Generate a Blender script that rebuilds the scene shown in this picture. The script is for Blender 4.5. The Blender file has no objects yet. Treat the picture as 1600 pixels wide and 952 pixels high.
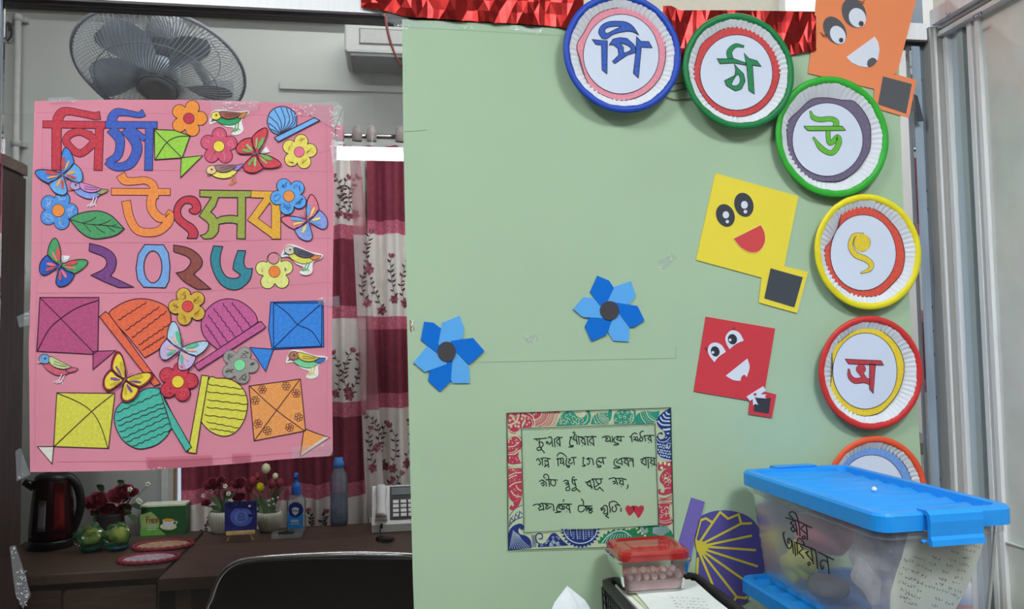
import bpy, math, random
from math import sin, cos, pi, radians, sqrt, atan2, tan
from mathutils import Vector, Matrix
from mathutils.geometry import tessellate_polygon

# ------------------------------------------------------------------ camera, world, lights, exposure
SC = bpy.context.scene
COL = SC.collection
FPX = 1200.0
CAM = Vector((0, -1.45, 1.35))
ROT = Matrix.Rotation(-radians(8.9), 3, 'Z') @ Matrix.Rotation(pi / 2 + radians(3.0), 3, 'X') @ Matrix.Rotation(radians(-1.0), 3, 'Z')
cd = bpy.data.cameras.new('camera'); co = bpy.data.objects.new('camera', cd); COL.objects.link(co)
cd.sensor_width = 36; cd.lens = FPX / 1600 * 36; cd.clip_start = 0.02
co.matrix_world = Matrix.Translation(CAM) @ ROT.to_4x4()
SC.camera = co
W = bpy.data.worlds.new('world'); SC.world = W; W.use_nodes = True
W.node_tree.nodes['Background'].inputs[0].default_value = (0.86, 0.93, 1.0, 1)
W.node_tree.nodes['Background'].inputs[1].default_value = 0.35
SC.view_settings.view_transform = 'Standard'; SC.view_settings.look = 'None'
SC.view_settings.gamma = 1; SC.view_settings.use_curve_mapping = False
SC.view_settings.exposure = 0.14
PANEL_L = 43.0      # ceiling panels of the front room, the left one an added fill
BATTEN_L = 20.0     # tube batten seen mirrored in the glass
OFFICE_FILL_L = 30.0      # unseen batten added to brighten the office
SC.cycles.transparent_max_bounces = 24
SC.cycles.max_bounces = 10
SC.cycles.use_denoising = True

# ------------------------------------------------------------------ view geometry helpers
def ray(px, py):
    return ROT @ Vector(((px - 800) / FPX, -(py - 476) / FPX, -1))
def hit(px, py, p0, n):
    d = ray(px, py); t = (Vector(p0) - CAM).dot(n) / d.dot(n); return CAM + d * t
def aty(px, py, y): return hit(px, py, (0, y, 0), Vector((0, 1, 0)))
def atz(px, py, z): return hit(px, py, (0, 0, z), Vector((0, 0, 1)))
def atx(px, py, x): return hit(px, py, (x, 0, 0), Vector((1, 0, 0)))
def depth(p): return -(ROT.transposed() @ (Vector(p) - CAM)).z
def mpp(p): return depth(p) / FPX            # metres per photo pixel at a point
def fr(ox, oy, s): return lambda pts: [(ox + p[0] / s, oy + p[1] / s) + tuple(p[2:]) for p in pts]

# ------------------------------------------------------------------ materials
def lin(c):
    c = c / 255.0
    return c / 12.92 if c <= .04045 else ((c + .055) / 1.055) ** 2.4
K = 0.92
MC = {}
def M(rgb, rough=.6, metal=0, var=.06, sc=60, k=None, spec=.3, bump=0, emit=0, name=None, stretch=None, white=0, coat=0):
    key = (rgb, rough, metal, var, sc, k, spec, bump, emit, stretch, white, coat)
    if key in MC: return MC[key]
    m = bpy.data.materials.new(name or 'mat_%d_%d_%d' % rgb); m.use_nodes = True
    nt = m.node_tree; b = nt.nodes['Principled BSDF']
    kk = k or K
    c = [min(.88, lin(v) / kk) for v in rgb]
    tc = nt.nodes.new('ShaderNodeTexCoord'); nz = nt.nodes.new('ShaderNodeTexNoise')
    nz.inputs['Scale'].default_value = sc; nz.inputs['Detail'].default_value = 4
    if stretch:
        mp = nt.nodes.new('ShaderNodeMapping'); mp.inputs['Scale'].default_value = stretch
        nt.links.new(tc.outputs['Object'], mp.inputs[0]); nt.links.new(mp.outputs[0], nz.inputs['Vector'])
    else: nt.links.new(tc.outputs['Object'], nz.inputs['Vector'])
    rp = nt.nodes.new('ShaderNodeValToRGB'); rp.color_ramp.elements[0].position = .3; rp.color_ramp.elements[1].position = .7
    lo = [v * (1 - var) for v in c]; hi = [min(.9, v * (1 + var) + white * (.8 - v)) for v in c]
    rp.color_ramp.elements[0].color = (*lo, 1); rp.color_ramp.elements[1].color = (*hi, 1)
    nt.links.new(nz.outputs['Fac'], rp.inputs[0]); nt.links.new(rp.outputs[0], b.inputs['Base Color'])
    b.inputs['Roughness'].default_value = rough; b.inputs['Metallic'].default_value = metal
    b.inputs['Specular IOR Level'].default_value = spec
    if coat: b.inputs['Coat Weight'].default_value = coat; b.inputs['Coat Roughness'].default_value = .05
    if bump:
        bp = nt.nodes.new('ShaderNodeBump'); bp.inputs['Strength'].default_value = bump; bp.inputs['Distance'].default_value = .002
        nt.links.new(nz.outputs['Fac'], bp.inputs['Height']); nt.links.new(bp.outputs[0], b.inputs['Normal'])
    if emit:
        b.inputs['Emission Color'].default_value = (*[lin(v) for v in rgb], 1); b.inputs['Emission Strength'].default_value = emit
    MC[key] = m
    return m
def soft(rgb, a): return tuple(int(v * (1 - a) + 190 * a) for v in rgb)
def cray(rgb): return M(soft(rgb, .07), .75, var=.08, sc=200, white=.03, spec=.15)      # coloured pencil / marker on paper
def pap(rgb, k=None): return M(soft(rgb, .05), .8, var=.02, sc=8, spec=.12, k=k)        # craft paper
def see(name, rgb=(235, 240, 245), fac=.25, rough=.25, gloss=.0, ior=1.45, tint=(1, 1, 1)):
    """clear or milky see-through sheet: transparent mixed with a surface, plus Fresnel gloss"""
    m = bpy.data.materials.new(name); m.use_nodes = True; nt = m.node_tree; N = nt.nodes; b = N['Principled BSDF']
    out = N['Material Output']
    nz = N.new('ShaderNodeTexNoise'); nz.inputs['Scale'].default_value = 14; nz.inputs['Detail'].default_value = 3
    tc = N.new('ShaderNodeTexCoord'); nt.links.new(tc.outputs['Object'], nz.inputs['Vector'])
    b.inputs['Base Color'].default_value = (*[lin(v) for v in rgb], 1); b.inputs['Roughness'].default_value = rough
    t = N.new('ShaderNodeBsdfTransparent'); t.inputs[0].default_value = (*tint, 1)
    mr = N.new('ShaderNodeMapRange'); mr.inputs['To Min'].default_value = fac * .85; mr.inputs['To Max'].default_value = fac * 1.15
    nt.links.new(nz.outputs['Fac'], mr.inputs['Value'])
    mx = N.new('ShaderNodeMixShader'); nt.links.new(mr.outputs[0], mx.inputs[0])
    nt.links.new(t.outputs[0], mx.inputs[1]); nt.links.new(b.outputs[0], mx.inputs[2])
    g = N.new('ShaderNodeBsdfGlossy'); g.inputs['Roughness'].default_value = gloss
    fn = N.new('ShaderNodeFresnel'); fn.inputs[0].default_value = ior
    m2 = N.new('ShaderNodeMixShader'); nt.links.new(fn.outputs[0], m2.inputs[0])
    nt.links.new(mx.outputs[0], m2.inputs[1]); nt.links.new(g.outputs[0], m2.inputs[2])
    nt.links.new(m2.outputs[0], out.inputs[0])
    return m
def wood(rgb, sc=9, k=None, rough=.45, spec=.3, ax=(1, 12, 12)):
    return M(rgb, rough, var=.22, sc=sc, stretch=ax, k=k, spec=spec)
INK = M((58, 30, 48), .7, var=.1)
BLK = M((44, 46, 52), .8, var=.08)
ALU = M((172, 176, 180), .4, metal=.25, k=.62, var=.05, sc=5, stretch=(30, 30, 1), name='brushed_aluminium')
ALUW = M((226, 230, 232), .4, metal=.05, k=.62, var=.04, sc=5, stretch=(30, 30, 1), name='pale_aluminium')
ALUD = M((124, 136, 148), .45, metal=.15, k=.6, var=.06, sc=5, stretch=(30, 30, 1), name='blue_grey_aluminium')
SHADE_FIT = M((66, 60, 62), .5, var=.06, name='dark_fittings_and_rail_shade')  # dark fittings; also paints the shade under the head rail
TAPE = see('clear_tape', fac=.16, rough=.2, gloss=.08, ior=1.6)
GLINT = M((250, 250, 250), .2, var=.02, spec=.9)

# ------------------------------------------------------------------ object helpers
def tag(o, label=None, cat=None, group=None, kind=None):
    if label: o['label'] = label
    if cat: o['category'] = cat
    if group: o['group'] = group
    if kind: o['kind'] = kind
    return o
def thing(name, label, cat, loc, group=None):
    o = bpy.data.objects.new(name, None); COL.objects.link(o); o.location = loc; o.empty_display_size = .03
    return tag(o, label, cat, group)
def wloc(o):
    v = Vector((0, 0, 0))
    while o is not None: v += o.location; o = o.parent
    return v
def link(name, me, parent=None, label=None, origin=None):
    o = bpy.data.objects.new(name, me); COL.objects.link(o)
    if origin is None and len(me.vertices):
        xs = [v.co for v in me.vertices]
        origin = Vector([(min(v[i] for v in xs) + max(v[i] for v in xs)) / 2 for i in range(3)])
    origin = Vector(origin or (0, 0, 0))
    me.transform(Matrix.Translation(-origin))
    if parent: o.parent = parent; o.location = origin - wloc(parent)
    else: o.location = origin
    if label: o['label'] = label
    return o
def cr(pts, closed=False, n=5):
    """Catmull-Rom through 2-D/3-D points; a point with trailing 1 (2-D, len 3) is a sharp corner"""
    P = [Vector(p[:2]) if len(p) <= 3 and not isinstance(p, Vector) else Vector(p) for p in pts]
    C = [(len(p) == 3 and not isinstance(p, Vector)) for p in pts]
    N = len(P)
    if closed and any(C):
        i = C.index(True); P = P[i:] + P[:i] + [P[i]]; C = C[i:] + C[:i] + [True]
        return cr_open(P, C, n)[:-1]
    if not closed: return cr_open(P, C, n)
    out = []
    for i in range(N):
        a, b, c, d = P[i - 1], P[i], P[(i + 1) % N], P[(i + 2) % N]
        for k in range(n): out.append(cat(a, b, c, d, k / n))
    return out
def cat(a, b, c, d, t):
    return .5 * ((2 * b) + (c - a) * t + (2 * a - 5 * b + 4 * c - d) * t * t + (3 * b - a - 3 * c + d) * t ** 3)
def cr_open(P, C, n):
    out = []
    N = len(P)
    for i in range(N - 1):
        b, c = P[i], P[i + 1]
        a = P[i - 1] if i > 0 and not C[i] else b + (b - c)
        d = P[i + 2] if i + 2 < N and not C[i + 1] else c + (c - b)
        for k in range(n): out.append(cat(a, b, c, d, k / n))
    out.append(P[-1])
    return out

class D2:
    """flat drawing / paper cut-out on a plane, outlines taken in photo pixels and laid on the plane itself"""
    ST = .0003
    def __init__(s, y=0, p0=None, n=None):
        s.p0 = Vector(p0) if p0 is not None else Vector((0, y, 0)); s.n = Vector(n).normalized() if n is not None else Vector((0, -1, 0))
        s.v = []; s.f = []; s.fm = []; s.m = []; s.k = 0
    def mi(s, m):
        if m not in s.m: s.m.append(m)
        return s.m.index(m)
    def P(s, p, lay): return hit(p[0], p[1], s.p0 + s.n * (lay * s.ST + (s.k % 18) * 1.4e-5), s.n)      # each piece a hair above the last
    def poly(s, pts, m, lay=0, sm=False, holes=(), back=None, n=5):
        s.k += 1
        if sm: pts = cr(pts, True, n)
        loops = [list(pts)] + [list(h) for h in holes]
        tri = tessellate_polygon([[Vector((p[0], p[1], 0)) for p in l] for l in loops])
        flat = [p for l in loops for p in l]; b = len(s.v); k = s.mi(m)
        s.v += [s.P(p, lay) for p in flat]
        for t in tri: s.f.append([b + i for i in t]); s.fm.append(k)
        if back is not None:                    # side walls and back: paper thickness
            c = len(s.v); N = len(loops[0])
            s.v += [s.v[b + i] - s.n * ((lay - back) * s.ST) for i in range(len(flat))]
            for i in range(N):
                j = (i + 1) % N; s.f.append([b + i, b + j, c + j, c + i]); s.fm.append(k)
            for t in tri: s.f.append([c + i for i in reversed(t)]); s.fm.append(k)
        return s
    def stroke(s, pts, w, m, lay=0, closed=False, sm=True, ext=0, n=5):
        s.k += 1
        ws = w if isinstance(w, (list, tuple)) else [w] * len(pts)
        if sm and len(pts) > 2:
            q = cr(pts, closed, n); N = len(pts); L = len(q); ww = []
            for i in range(L):
                u = i / n; a = int(u); t = u - a
                w0 = ws[a % N]; w1 = ws[(a + 1) % N] if closed else ws[min(a + 1, N - 1)]
                ww.append(w0 + (w1 - w0) * t)
            pts, ws = q, ww
        P = [Vector(p[:2]) for p in pts]; N = len(P)
        if N < 2: return s
        if ext and not closed:
            P[0] = P[0] + (P[0] - P[1]).normalized() * ext; P[-1] = P[-1] + (P[-1] - P[-2]).normalized() * ext
        b = len(s.v); k = s.mi(m)
        for i in range(N):
            a = P[(i - 1) % N] if closed or i else P[0]; c = P[(i + 1) % N] if closed or i < N - 1 else P[-1]
            d1 = (P[i] - a); d2 = (c - P[i])
            if d1.length < 1e-9: d1 = d2
            if d2.length < 1e-9: d2 = d1
            d1 = d1.normalized(); d2 = d2.normalized(); t = d1 + d2
            if t.length < 1e-3: t = d1
            t = t.normalized(); nn = Vector((-t.y, t.x)); h = ws[i] / 2 / max(.5, abs(nn.dot(Vector((-d1.y, d1.x)))))
            s.v.append(s.P(P[i] + nn * h, lay)); s.v.append(s.P(P[i] - nn * h, lay))
        for i in range(N if closed else N - 1):
            j = (i + 1) % N
            s.f.append([b + 2 * i, b + 2 * i + 1, b + 2 * j + 1, b + 2 * j]); s.fm.append(k)
        return s
    def disc(s, c, r, m, lay=0, ry=None, rot=0, n=24, back=None):
        ry = ry or r; ca, sa = cos(rot), sin(rot)
        pts = [(c[0] + r * cos(a) * ca - ry * sin(a) * sa, c[1] + r * cos(a) * sa + ry * sin(a) * ca) for a in [2 * pi * i / n for i in range(n)]]
        return s.poly(pts, m, lay, back=back)
    def shape(s, pts, m, lay, ink=INK, w=1.3, sm=False, holes=(), back=None, n=5):
        """filled outline with a pen line round it"""
        q = cr(pts, True, n) if sm else pts
        s.poly(q, m, lay, holes=holes, back=back)
        s.stroke(q, w, ink, lay + 1, closed=True, sm=False)
        for h in holes: s.stroke(h, w, ink, lay + 1, closed=True, sm=False)
        return s
    def letter(s, strokes, m, lay, ink=INK, o=1.0, fr_=None, sc=1):
        """strokes: (points, width or widths, closed?) in a crop frame; dark edge under a coloured body"""
        for st in strokes:
            pts = fr_(st[0]) if fr_ else st[0]
            w = st[1] if isinstance(st[1], (list, tuple)) else [st[1]] * len(st[0])
            w = [x / sc for x in w]; cl = len(st) > 2 and st[2]; sm = not (len(st) > 3 and st[3])
            s.stroke(pts, [x + 2 * o for x in w], ink, lay, closed=cl, ext=o, sm=sm)
            s.stroke(pts, w, m, lay + 1, closed=cl, sm=sm)
        return s
    def build(s, name, parent=None, label=None):
        me = bpy.data.meshes.new(name); me.from_pydata([tuple(v) for v in s.v], [], s.f)
        for m in s.m: me.materials.append(m)
        me.polygons.foreach_set('material_index', s.fm); me.update()
        return link(name, me, parent, label)

class MB:
    """collects boxes, lathes, tubes ... into ONE mesh"""
    def __init__(s): s.v = []; s.f = []; s.fm = []; s.fs = []; s.m = []
    def mi(s, m):
        if m not in s.m: s.m.append(m)
        return s.m.index(m)
    def add(s, vs, fs, m, smooth=False, mat=None):
        b = len(s.v); k = s.mi(m)
        s.v += [(mat @ Vector(v)) if mat is not None else Vector(v) for v in vs]
        for f in fs: s.f.append([b + i for i in f]); s.fm.append(k); s.fs.append(smooth)
        return s
    def box(s, lo, hi, m, bev=0, mat=None):
        x0, y0, z0 = lo; x1, y1, z1 = hi
        if not bev:
            return s.add([(x0, y0, z0), (x1, y0, z0), (x1, y1, z0), (x0, y1, z0), (x0, y0, z1), (x1, y0, z1), (x1, y1, z1), (x0, y1, z1)],
                         [(3, 2, 1, 0), (4, 5, 6, 7), (0, 1, 5, 4), (1, 2, 6, 5), (2, 3, 7, 6), (3, 0, 4, 7)], m, mat=mat)
        pts = rrect(x0, y0, x1, y1, bev, 4)
        return s.prism([(p[0], p[1]) for p in pts], z0, z1, m, mat=mat, bev=min(bev, (z1 - z0) / 3))
    def prism(s, pts, z0, z1, m, mat=None, bev=0, smooth=False):
        N = len(pts); rings = []
        cx = sum(p[0] for p in pts) / N; cy = sum(p[1] for p in pts) / N
        def ins(d):
            out = []
            for p in pts:
                v = Vector((p[0] - cx, p[1] - cy)); L = v.length or 1; v = v * ((L - d) / L); out.append((cx + v.x, cy + v.y))
            return out
        lv = [(z0, 0), (z1, 0)] if not bev else [(z0, bev * .7), (z0 + bev, 0), (z1 - bev, 0), (z1, bev * .7)]
        vs = []
        for z, d in lv: vs += [(p[0], p[1], z) for p in (ins(d) if d else pts)]
        fs = []
        for l in range(len(lv) - 1):
            for i in range(N):
                j = (i + 1) % N; fs.append((l * N + i, l * N + j, (l + 1) * N + j, (l + 1) * N + i))
        s.add(vs, fs, m, smooth, mat)
        b = len(s.v) - len(vs); k = s.mi(m)
        s.f.append([b + i for i in reversed(range(N))]); s.fm.append(k); s.fs.append(False)
        s.f.append([b + (len(lv) - 1) * N + i for i in range(N)]); s.fm.append(k); s.fs.append(False)
        return s
    def lathe(s, prof, m, c=(0, 0, 0), seg=32, mat=None, sx=1, sy=1, fn=None, caps=False):
        vs = []; fs = []; n = len(prof)
        for i in range(seg):
            a = 2 * pi * i / seg
            for j, (r, z) in enumerate(prof):
                rr = fn(r, z, a, j) if fn else r
                vs.append((c[0] + rr * cos(a) * sx, c[1] + rr * sin(a) * sy, c[2] + z))
        for i in range(seg):
            k = (i + 1) % seg
            for j in range(n - 1): fs.append((i * n + j, k * n + j, k * n + j + 1, i * n + j + 1))
        return s.add(vs, fs, m, True, mat)
    def tube(s, pts, r, m, seg=8, mat=None, sm=True, n=5, closed=False):
        P = [Vector(p) for p in pts]
        if sm and len(P) > 2: P = cr(P, closed, n)
        N = len(P); rs = r if isinstance(r, (list, tuple)) else [r]
        vs = []; fs = []; up = Vector((0, 0, 1)); pn = None
        for i in range(N):
            t = (P[(i + 1) % N] - P[i - 1]) if closed else (P[min(i + 1, N - 1)] - P[max(i - 1, 0)])
            if t.length < 1e-9: t = Vector((0, 0, 1))
            t.normalize()
            if pn is None:
                a = up if abs(t.dot(up)) < .9 else Vector((1, 0, 0)); pn = (a - t * a.dot(t)).normalized()
            else:
                q = pn - t * pn.dot(t); pn = q.normalized() if q.length > 1e-6 else pn
            bn = t.cross(pn)
            u = i / max(1, N - 1) * (len(rs) - 1); a0 = int(min(u, len(rs) - 1)); rr = rs[a0] + (rs[min(a0 + 1, len(rs) - 1)] - rs[a0]) * (u - a0)
            for k in range(seg):
                th = 2 * pi * k / seg; vs.append(P[i] + pn * (rr * cos(th)) + bn * (rr * sin(th)))
        for i in range(N if closed else N - 1):
            j = (i + 1) % N
            for k in range(seg):
                l = (k + 1) % seg; fs.append((i * seg + k, i * seg + l, j * seg + l, j * seg + k))
        if not closed: fs.append(tuple(reversed(range(seg)))); fs.append(tuple((N - 1) * seg + k for k in range(seg)))
        return s.add(vs, fs, m, True, mat)
    def ball(s, c, r, m, seg=14, ring=9, mat=None, sx=1, sy=1, sz=1, fn=None):
        vs = []; fs = []
        for j in range(ring + 1):
            ph = pi * j / ring
            for i in range(seg):
                a = 2 * pi * i / seg; d = Vector((sin(ph) * cos(a) * sx, sin(ph) * sin(a) * sy, cos(ph) * sz))
                q = r * (fn(d) if fn else 1); vs.append(Vector(c) + d * q)
        for j in range(ring):
            for i in range(seg):
                k = (i + 1) % seg; fs.append((j * seg + i, (j + 1) * seg + i, (j + 1) * seg + k, j * seg + k))
        return s.add(vs, fs, m, True, mat)
    def build(s, name, parent=None, label=None, origin=None):
        me = bpy.data.meshes.new(name); me.from_pydata([tuple(v) for v in s.v], [], s.f)
        for m in s.m: me.materials.append(m)
        me.polygons.foreach_set('material_index', s.fm); me.polygons.foreach_set('use_smooth', s.fs)
        me.validate(); me.update()
        return link(name, me, parent, label, origin)
def rrect(x0, y0, x1, y1, r, n=4):
    out = []
    for cx, cy, a0 in ((x1 - r, y1 - r, 0), (x0 + r, y1 - r, pi / 2), (x0 + r, y0 + r, pi), (x1 - r, y0 + r, 3 * pi / 2)):
        for k in range(n + 1):
            a = a0 + pi / 2 * k / n; out.append((cx + r * cos(a), cy + r * sin(a)))
    return out
def struct(name, mb, label=None, cat=None):
    o = mb.build(name); o['kind'] = 'structure'
    if label: o['label'] = label
    return o
# ------------------------------------------------------------------ the setting
WALLM = M((196, 198, 192), .85, var=.03, sc=3, name='painted_wall')
PALE = M((205, 205, 200), .85, var=.03, sc=3, name='pale_wall')
YB = 1.42
def sbox(name, lo, hi, m, label): return struct(name, MB().box(lo, hi, m), label)
sbox('floor', (-3.0, -4.2, -.1), (2.2, 1.6, 0), M((110, 102, 94), .5, var=.08, sc=4), 'grey tiled floor of the room')
sbox('ceiling', (-3.0, -4.2, 3.0), (2.2, 1.6, 3.1), M((225, 226, 224), .9, var=.02), 'white ceiling')
sbox('wall_back', (-3.0, YB, 0), (2.2, YB + .1, 3.0), WALLM, 'pale beige office wall behind the glass')
DIM = M((44, 40, 38), .8, var=.08, sc=3)
sbox('wall_left', (-3.1, -4.2, 0), (-3.0, 1.6, 3.0), DIM, 'dark wall on the far left')
sbox('wall_right', (2.2, -4.2, 0), (2.3, 1.6, 3.0), M((190, 184, 174), .85, var=.05, sc=2), 'beige wall beyond the sliding door')
sbox('wall_front', (-3.0, -4.3, 0), (2.2, -4.2, 3.0), DIM, 'dark panelled wall behind the camera')
sbox('wall_inner', (1.55, 1.32, 0), (2.2, 1.40, 3.0), M((214, 214, 208), .8, var=.03, sc=3, k=.6), 'pale grey wall panel seen in the gap beside the green sheet')
# cornice and picture-rail lines on the office wall
zc = aty(250, 26, YB).z
sbox('trim_1', (-3.0, YB - .05, zc), (2.2, YB, 3.0), M((178, 174, 160), .85, var=.03), 'beige ceiling cornice along the office wall')
zm = aty(590, 140, YB).z
struct('trim_2', MB().box((-.4, YB - .012, zm - .012), (.9, YB, zm + .012), WALLM, bev=.003), 'painted moulding line under the air conditioner')
# glass screen between the two rooms
GL = see('window_glass', fac=.001, rough=.5, gloss=.0, ior=1.5)
struct('window_1', MB().box((-.675, .004, .04), (1.098, .010, 1.985), GL), 'clear glass screen carrying the pink poster and the green sheet')
ZR = 1.984
mb = MB().box((-.74, 0, ZR), (1.135, .045, ZR + .036), ALUW, bev=.002)
mb.box((-.74, .001, ZR - .004), (1.135, .044, ZR - .0002), SHADE_FIT)  # dark layer paints in the shade under the pale rail
for y in (.012, .026, .038): mb.box((-.74, y - .0015, ZR - .008), (1.135, y + .0015, ZR - .003), SHADE_FIT)
struct('trim_3', mb, 'pale aluminium head rail above the glass with grooved underside, its shade painted dark')
sbox('trim_4', (-.80, -.004, 0), (-.677, .0038, 3.0), ALUD, 'aluminium mullion at the left edge of the glass')
mb = MB().box((1.098, .011, 0), (1.125, .024, ZR - .009), ALUD, bev=.002).box((1.1252, .020, 0), (1.137, .026, ZR - .009), M((92, 100, 108), .5, k=.6))
for z in (1.05, 1.22, 1.31, 1.36, 1.41, 1.62, 1.66, 1.90): mb.box((1.129, .0185, z), (1.132, .021, z + .007), SHADE_FIT)
struct('trim_5', mb, 'blue-grey aluminium channel at the right of the glass')
sbox('trim_6', (1.100, .05, ZR + .037), (1.165, .11, 3.0), ALUD, 'blue-grey post continuing above the head rail')
# sliding partition coming towards the camera on the right
XS = 1.172
mb = MB().box((1.1375, -.004, 0), (1.172, .045, 2.012), M((150, 148, 144), .4, metal=.15, k=.7, var=.05, sc=5, stretch=(30, 30, 1)), bev=.001)
mb.box((1.146, -.0065, 0), (1.151, -.0035, 2.012), ALUW)
struct('trim_7', mb, 'warm grey aluminium corner post with a white bead')
zt = atx(1484, 13, XS).z; zb = atx(1497, 46, XS).z
mb = MB().box((XS - .034, -1.6, zb + .022), (XS + .03, -.0042, zt), ALU, bev=.002)
for i, (a, b, d) in enumerate(((0, .005, .018), (.007, .012, .014), (.0145, .0205, .016))):
    mb.box((XS - d, -1.6, zb + a), (XS + .03, -.0045, zb + b), ALU if i != 1 else ALUW)
struct('trim_8', mb, 'aluminium head track of the sliding door')
mb = MB()
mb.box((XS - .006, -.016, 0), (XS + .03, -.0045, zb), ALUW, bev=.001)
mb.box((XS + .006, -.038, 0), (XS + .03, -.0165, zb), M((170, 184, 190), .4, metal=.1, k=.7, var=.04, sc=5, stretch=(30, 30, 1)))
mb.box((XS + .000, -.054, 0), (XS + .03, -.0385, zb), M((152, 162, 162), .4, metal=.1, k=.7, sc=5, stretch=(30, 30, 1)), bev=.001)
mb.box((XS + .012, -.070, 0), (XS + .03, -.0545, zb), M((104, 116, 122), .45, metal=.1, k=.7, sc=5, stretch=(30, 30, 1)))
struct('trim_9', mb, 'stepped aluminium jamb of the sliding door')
mb = MB().box((XS - .004, -.083, 0), (XS + .02, -.0705, zb), ALUW, bev=.001).box((XS + .004, -.091, 0), (XS + .02, -.0835, zb), ALU)
mb.box((XS - .004, -.103, 0), (XS + .02, -.0915, zb), ALUW, bev=.001)
mb.box((XS - .004, -1.1, 0), (XS + .02, -.104, .08), ALU)
mb.box((XS - .002, -1.1, .95), (XS + .016, -.104, .952), ALU)
o = struct('door_1', mb, 'sliding glass door leaf with white aluminium stile at the right edge')
g = MB().box((XS + .004, -1.1, .081), (XS + .010, -.1035, zb), see('door_glass_painted_reflection', rgb=(236, 240, 234), fac=.85, rough=.3, gloss=.05, ior=1.5)).build('pane', o)  # pane made milky: the reflected room is put into its colour
# track maker's tag and pen marks on the head track
dt = D2(p0=(XS - .0345, 0, 0), n=(-1, 0, 0))
dt.poly([(1520, 24), (1534, 17), (1535, 22), (1521, 29)], M((60, 64, 92), .6), 1)
for a in ([(1524.6, 23.5), (1522.6, 24.4), (1523.2, 27), (1525.2, 26.2)], [(1522.9, 25.7), (1524.7, 25)], [(1526, 25.9), (1526.6, 22.4), (1528.4, 24.6)], [(1526.3, 24.8), (1527.9, 24)],
          [(1531.6, 20.3), (1529.6, 21.2), (1529.9, 22.3), (1531.8, 22.2), (1532.2, 23.4), (1530.2, 24.3)]):
    dt.stroke(a, .55, GLINT, 2, sm=False)
o = dt.build('sticker'); tag(o, 'small dark lettered sticker on the sliding door head track', 'sticker')
dt = D2(p0=(XS - .0345, 0, 0), n=(-1, 0, 0)); pen = M((70, 60, 150), .6)
dt.stroke([(1478, 20), (1480, 24), (1479, 29)], .8, pen, 1); dt.stroke([(1484.5, 19), (1482, 24), (1484, 28)], .8, pen, 1)
o = dt.build('pen_mark'); tag(o, 'blue pen brackets scribbled on the end of the door head track', 'mark')
# daylight window behind the curtain in the office
a = aty(255, 735, YB - .03); b = aty(285, 798, YB - .03)
mb = MB(); zt_ = 1.75; zb_ = b.z
xw = [aty(px, 760, YB - .03).x for px in (255, 266, 272.5, 276, 286)]
mb.box((xw[0], YB - .05, zb_), (xw[1], YB - .002, zt_), M((214, 214, 208), .5)); mb.box((xw[1], YB - .045, zb_), (xw[2], YB - .002, zt_), M((196, 192, 184), .5))
mb.box((xw[2], YB - .04, zb_), (xw[3], YB - .002, zt_), M((150, 124, 96), .6)); mb.box((xw[0], YB - .05, zb_ - .03), (xw[4] + .3, YB - .002, zb_ - .0005), M((214, 214, 208), .5))
o = struct('window_2', mb, 'white office window frame beside the curtain')
MB().box((xw[3] + .0005, YB - .02, zb_), (xw[4] + .3, YB - .004, zt_), M((205, 222, 240), .4, emit=.55)).build('pane', o, 'bright daylight pane')

# ceiling lamps of the front room, with an added left fill and office batten
def panel(x, y, lab, q=1.0):
    t = thing('ceiling_light', lab, 'light', (x, y, 2.97))
    MB().box((x - .32, y - .32, 2.972), (x + .32, y + .32, 2.9995), ALUW).build('frame', t)
    MB().box((x - .29, y - .29, 2.966), (x + .29, y + .29, 2.9715), M((243, 250, 255), .5, emit=PANEL_L * q)).build('diffuser', t)
panel(.95, -1.9, 'square ceiling light panel above the right of the front room')
panel(-1.1, -1.5, 'unseen square ceiling light panel added as fill from the left of the front room', 1.1)  # added fill for surfaces facing left
A = aty(526, 238, 3.0)
t = thing('batten_light', 'long tube batten light hanging behind the camera, mirrored in the glass', 'light', (A.x + .6, -2.99, A.z))
MB().box((A.x, -3.02, A.z - .036), (A.x + 1.22, -2.988, A.z + .036), M((244, 251, 255), .5, emit=BATTEN_L)).build('diffuser', t)
MB().box((A.x, -3.05, A.z - .03), (A.x + 1.22, -3.0205, A.z + .03), ALUW).build('housing', t)
for dx in (.2, 1.0): MB().tube([(A.x + dx, -3.035, A.z + .031), (A.x + dx, -3.035, 2.9995)], .004, ALU).build('hanger', t)
t = thing('added_office_light', 'unseen long batten light added to brighten the office', 'light', (.5, .75, 2.95))  # unseen lamp, added and lengthened to brighten the wall and the right-hand gap
MB().box((-.7, .72, 2.955), (2.15, .78, 2.9995), ALUW).build('housing', t)
MB().box((-.7, .725, 2.935), (2.15, .775, 2.9545), M((250, 253, 255), .5, emit=OFFICE_FILL_L)).build('diffuser', t)
# ------------------------------------------------------------------ the pink poster
fA = fr(40, 150, 5.95); fC = fr(260, 150, 5.926); fD = fr(40, 280, 5.288); fE = fr(260, 280, 5.289)
fF = fr(40, 440, 5.288); fG = fr(260, 440, 5.289); fH = fr(40, 560, 5.288); fI = fr(260, 560, 5.289)
PO = thing('poster', 'pink paper poster with cut-out letters, kites, birds and flowers taped to the glass', 'poster', (-.36, 0, 1.15))
PK = M((210, 134, 151), .8, var=.045, sc=5, spec=.12)
d = D2()
d.poly([(54, 158), (160, 156), (300, 156), (420, 160), (521, 165), (522, 300), (520, 420), (518.5, 560), (520, 705), (515, 713), (440, 718), (380, 724), (300, 730), (230, 735), (140, 737), (47, 738), (46, 640), (45, 540), (49, 420), (50, 300)], PK, 4, back=0)
d.build('poster_sheet', PO)
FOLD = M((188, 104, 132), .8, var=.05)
d = D2()
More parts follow.
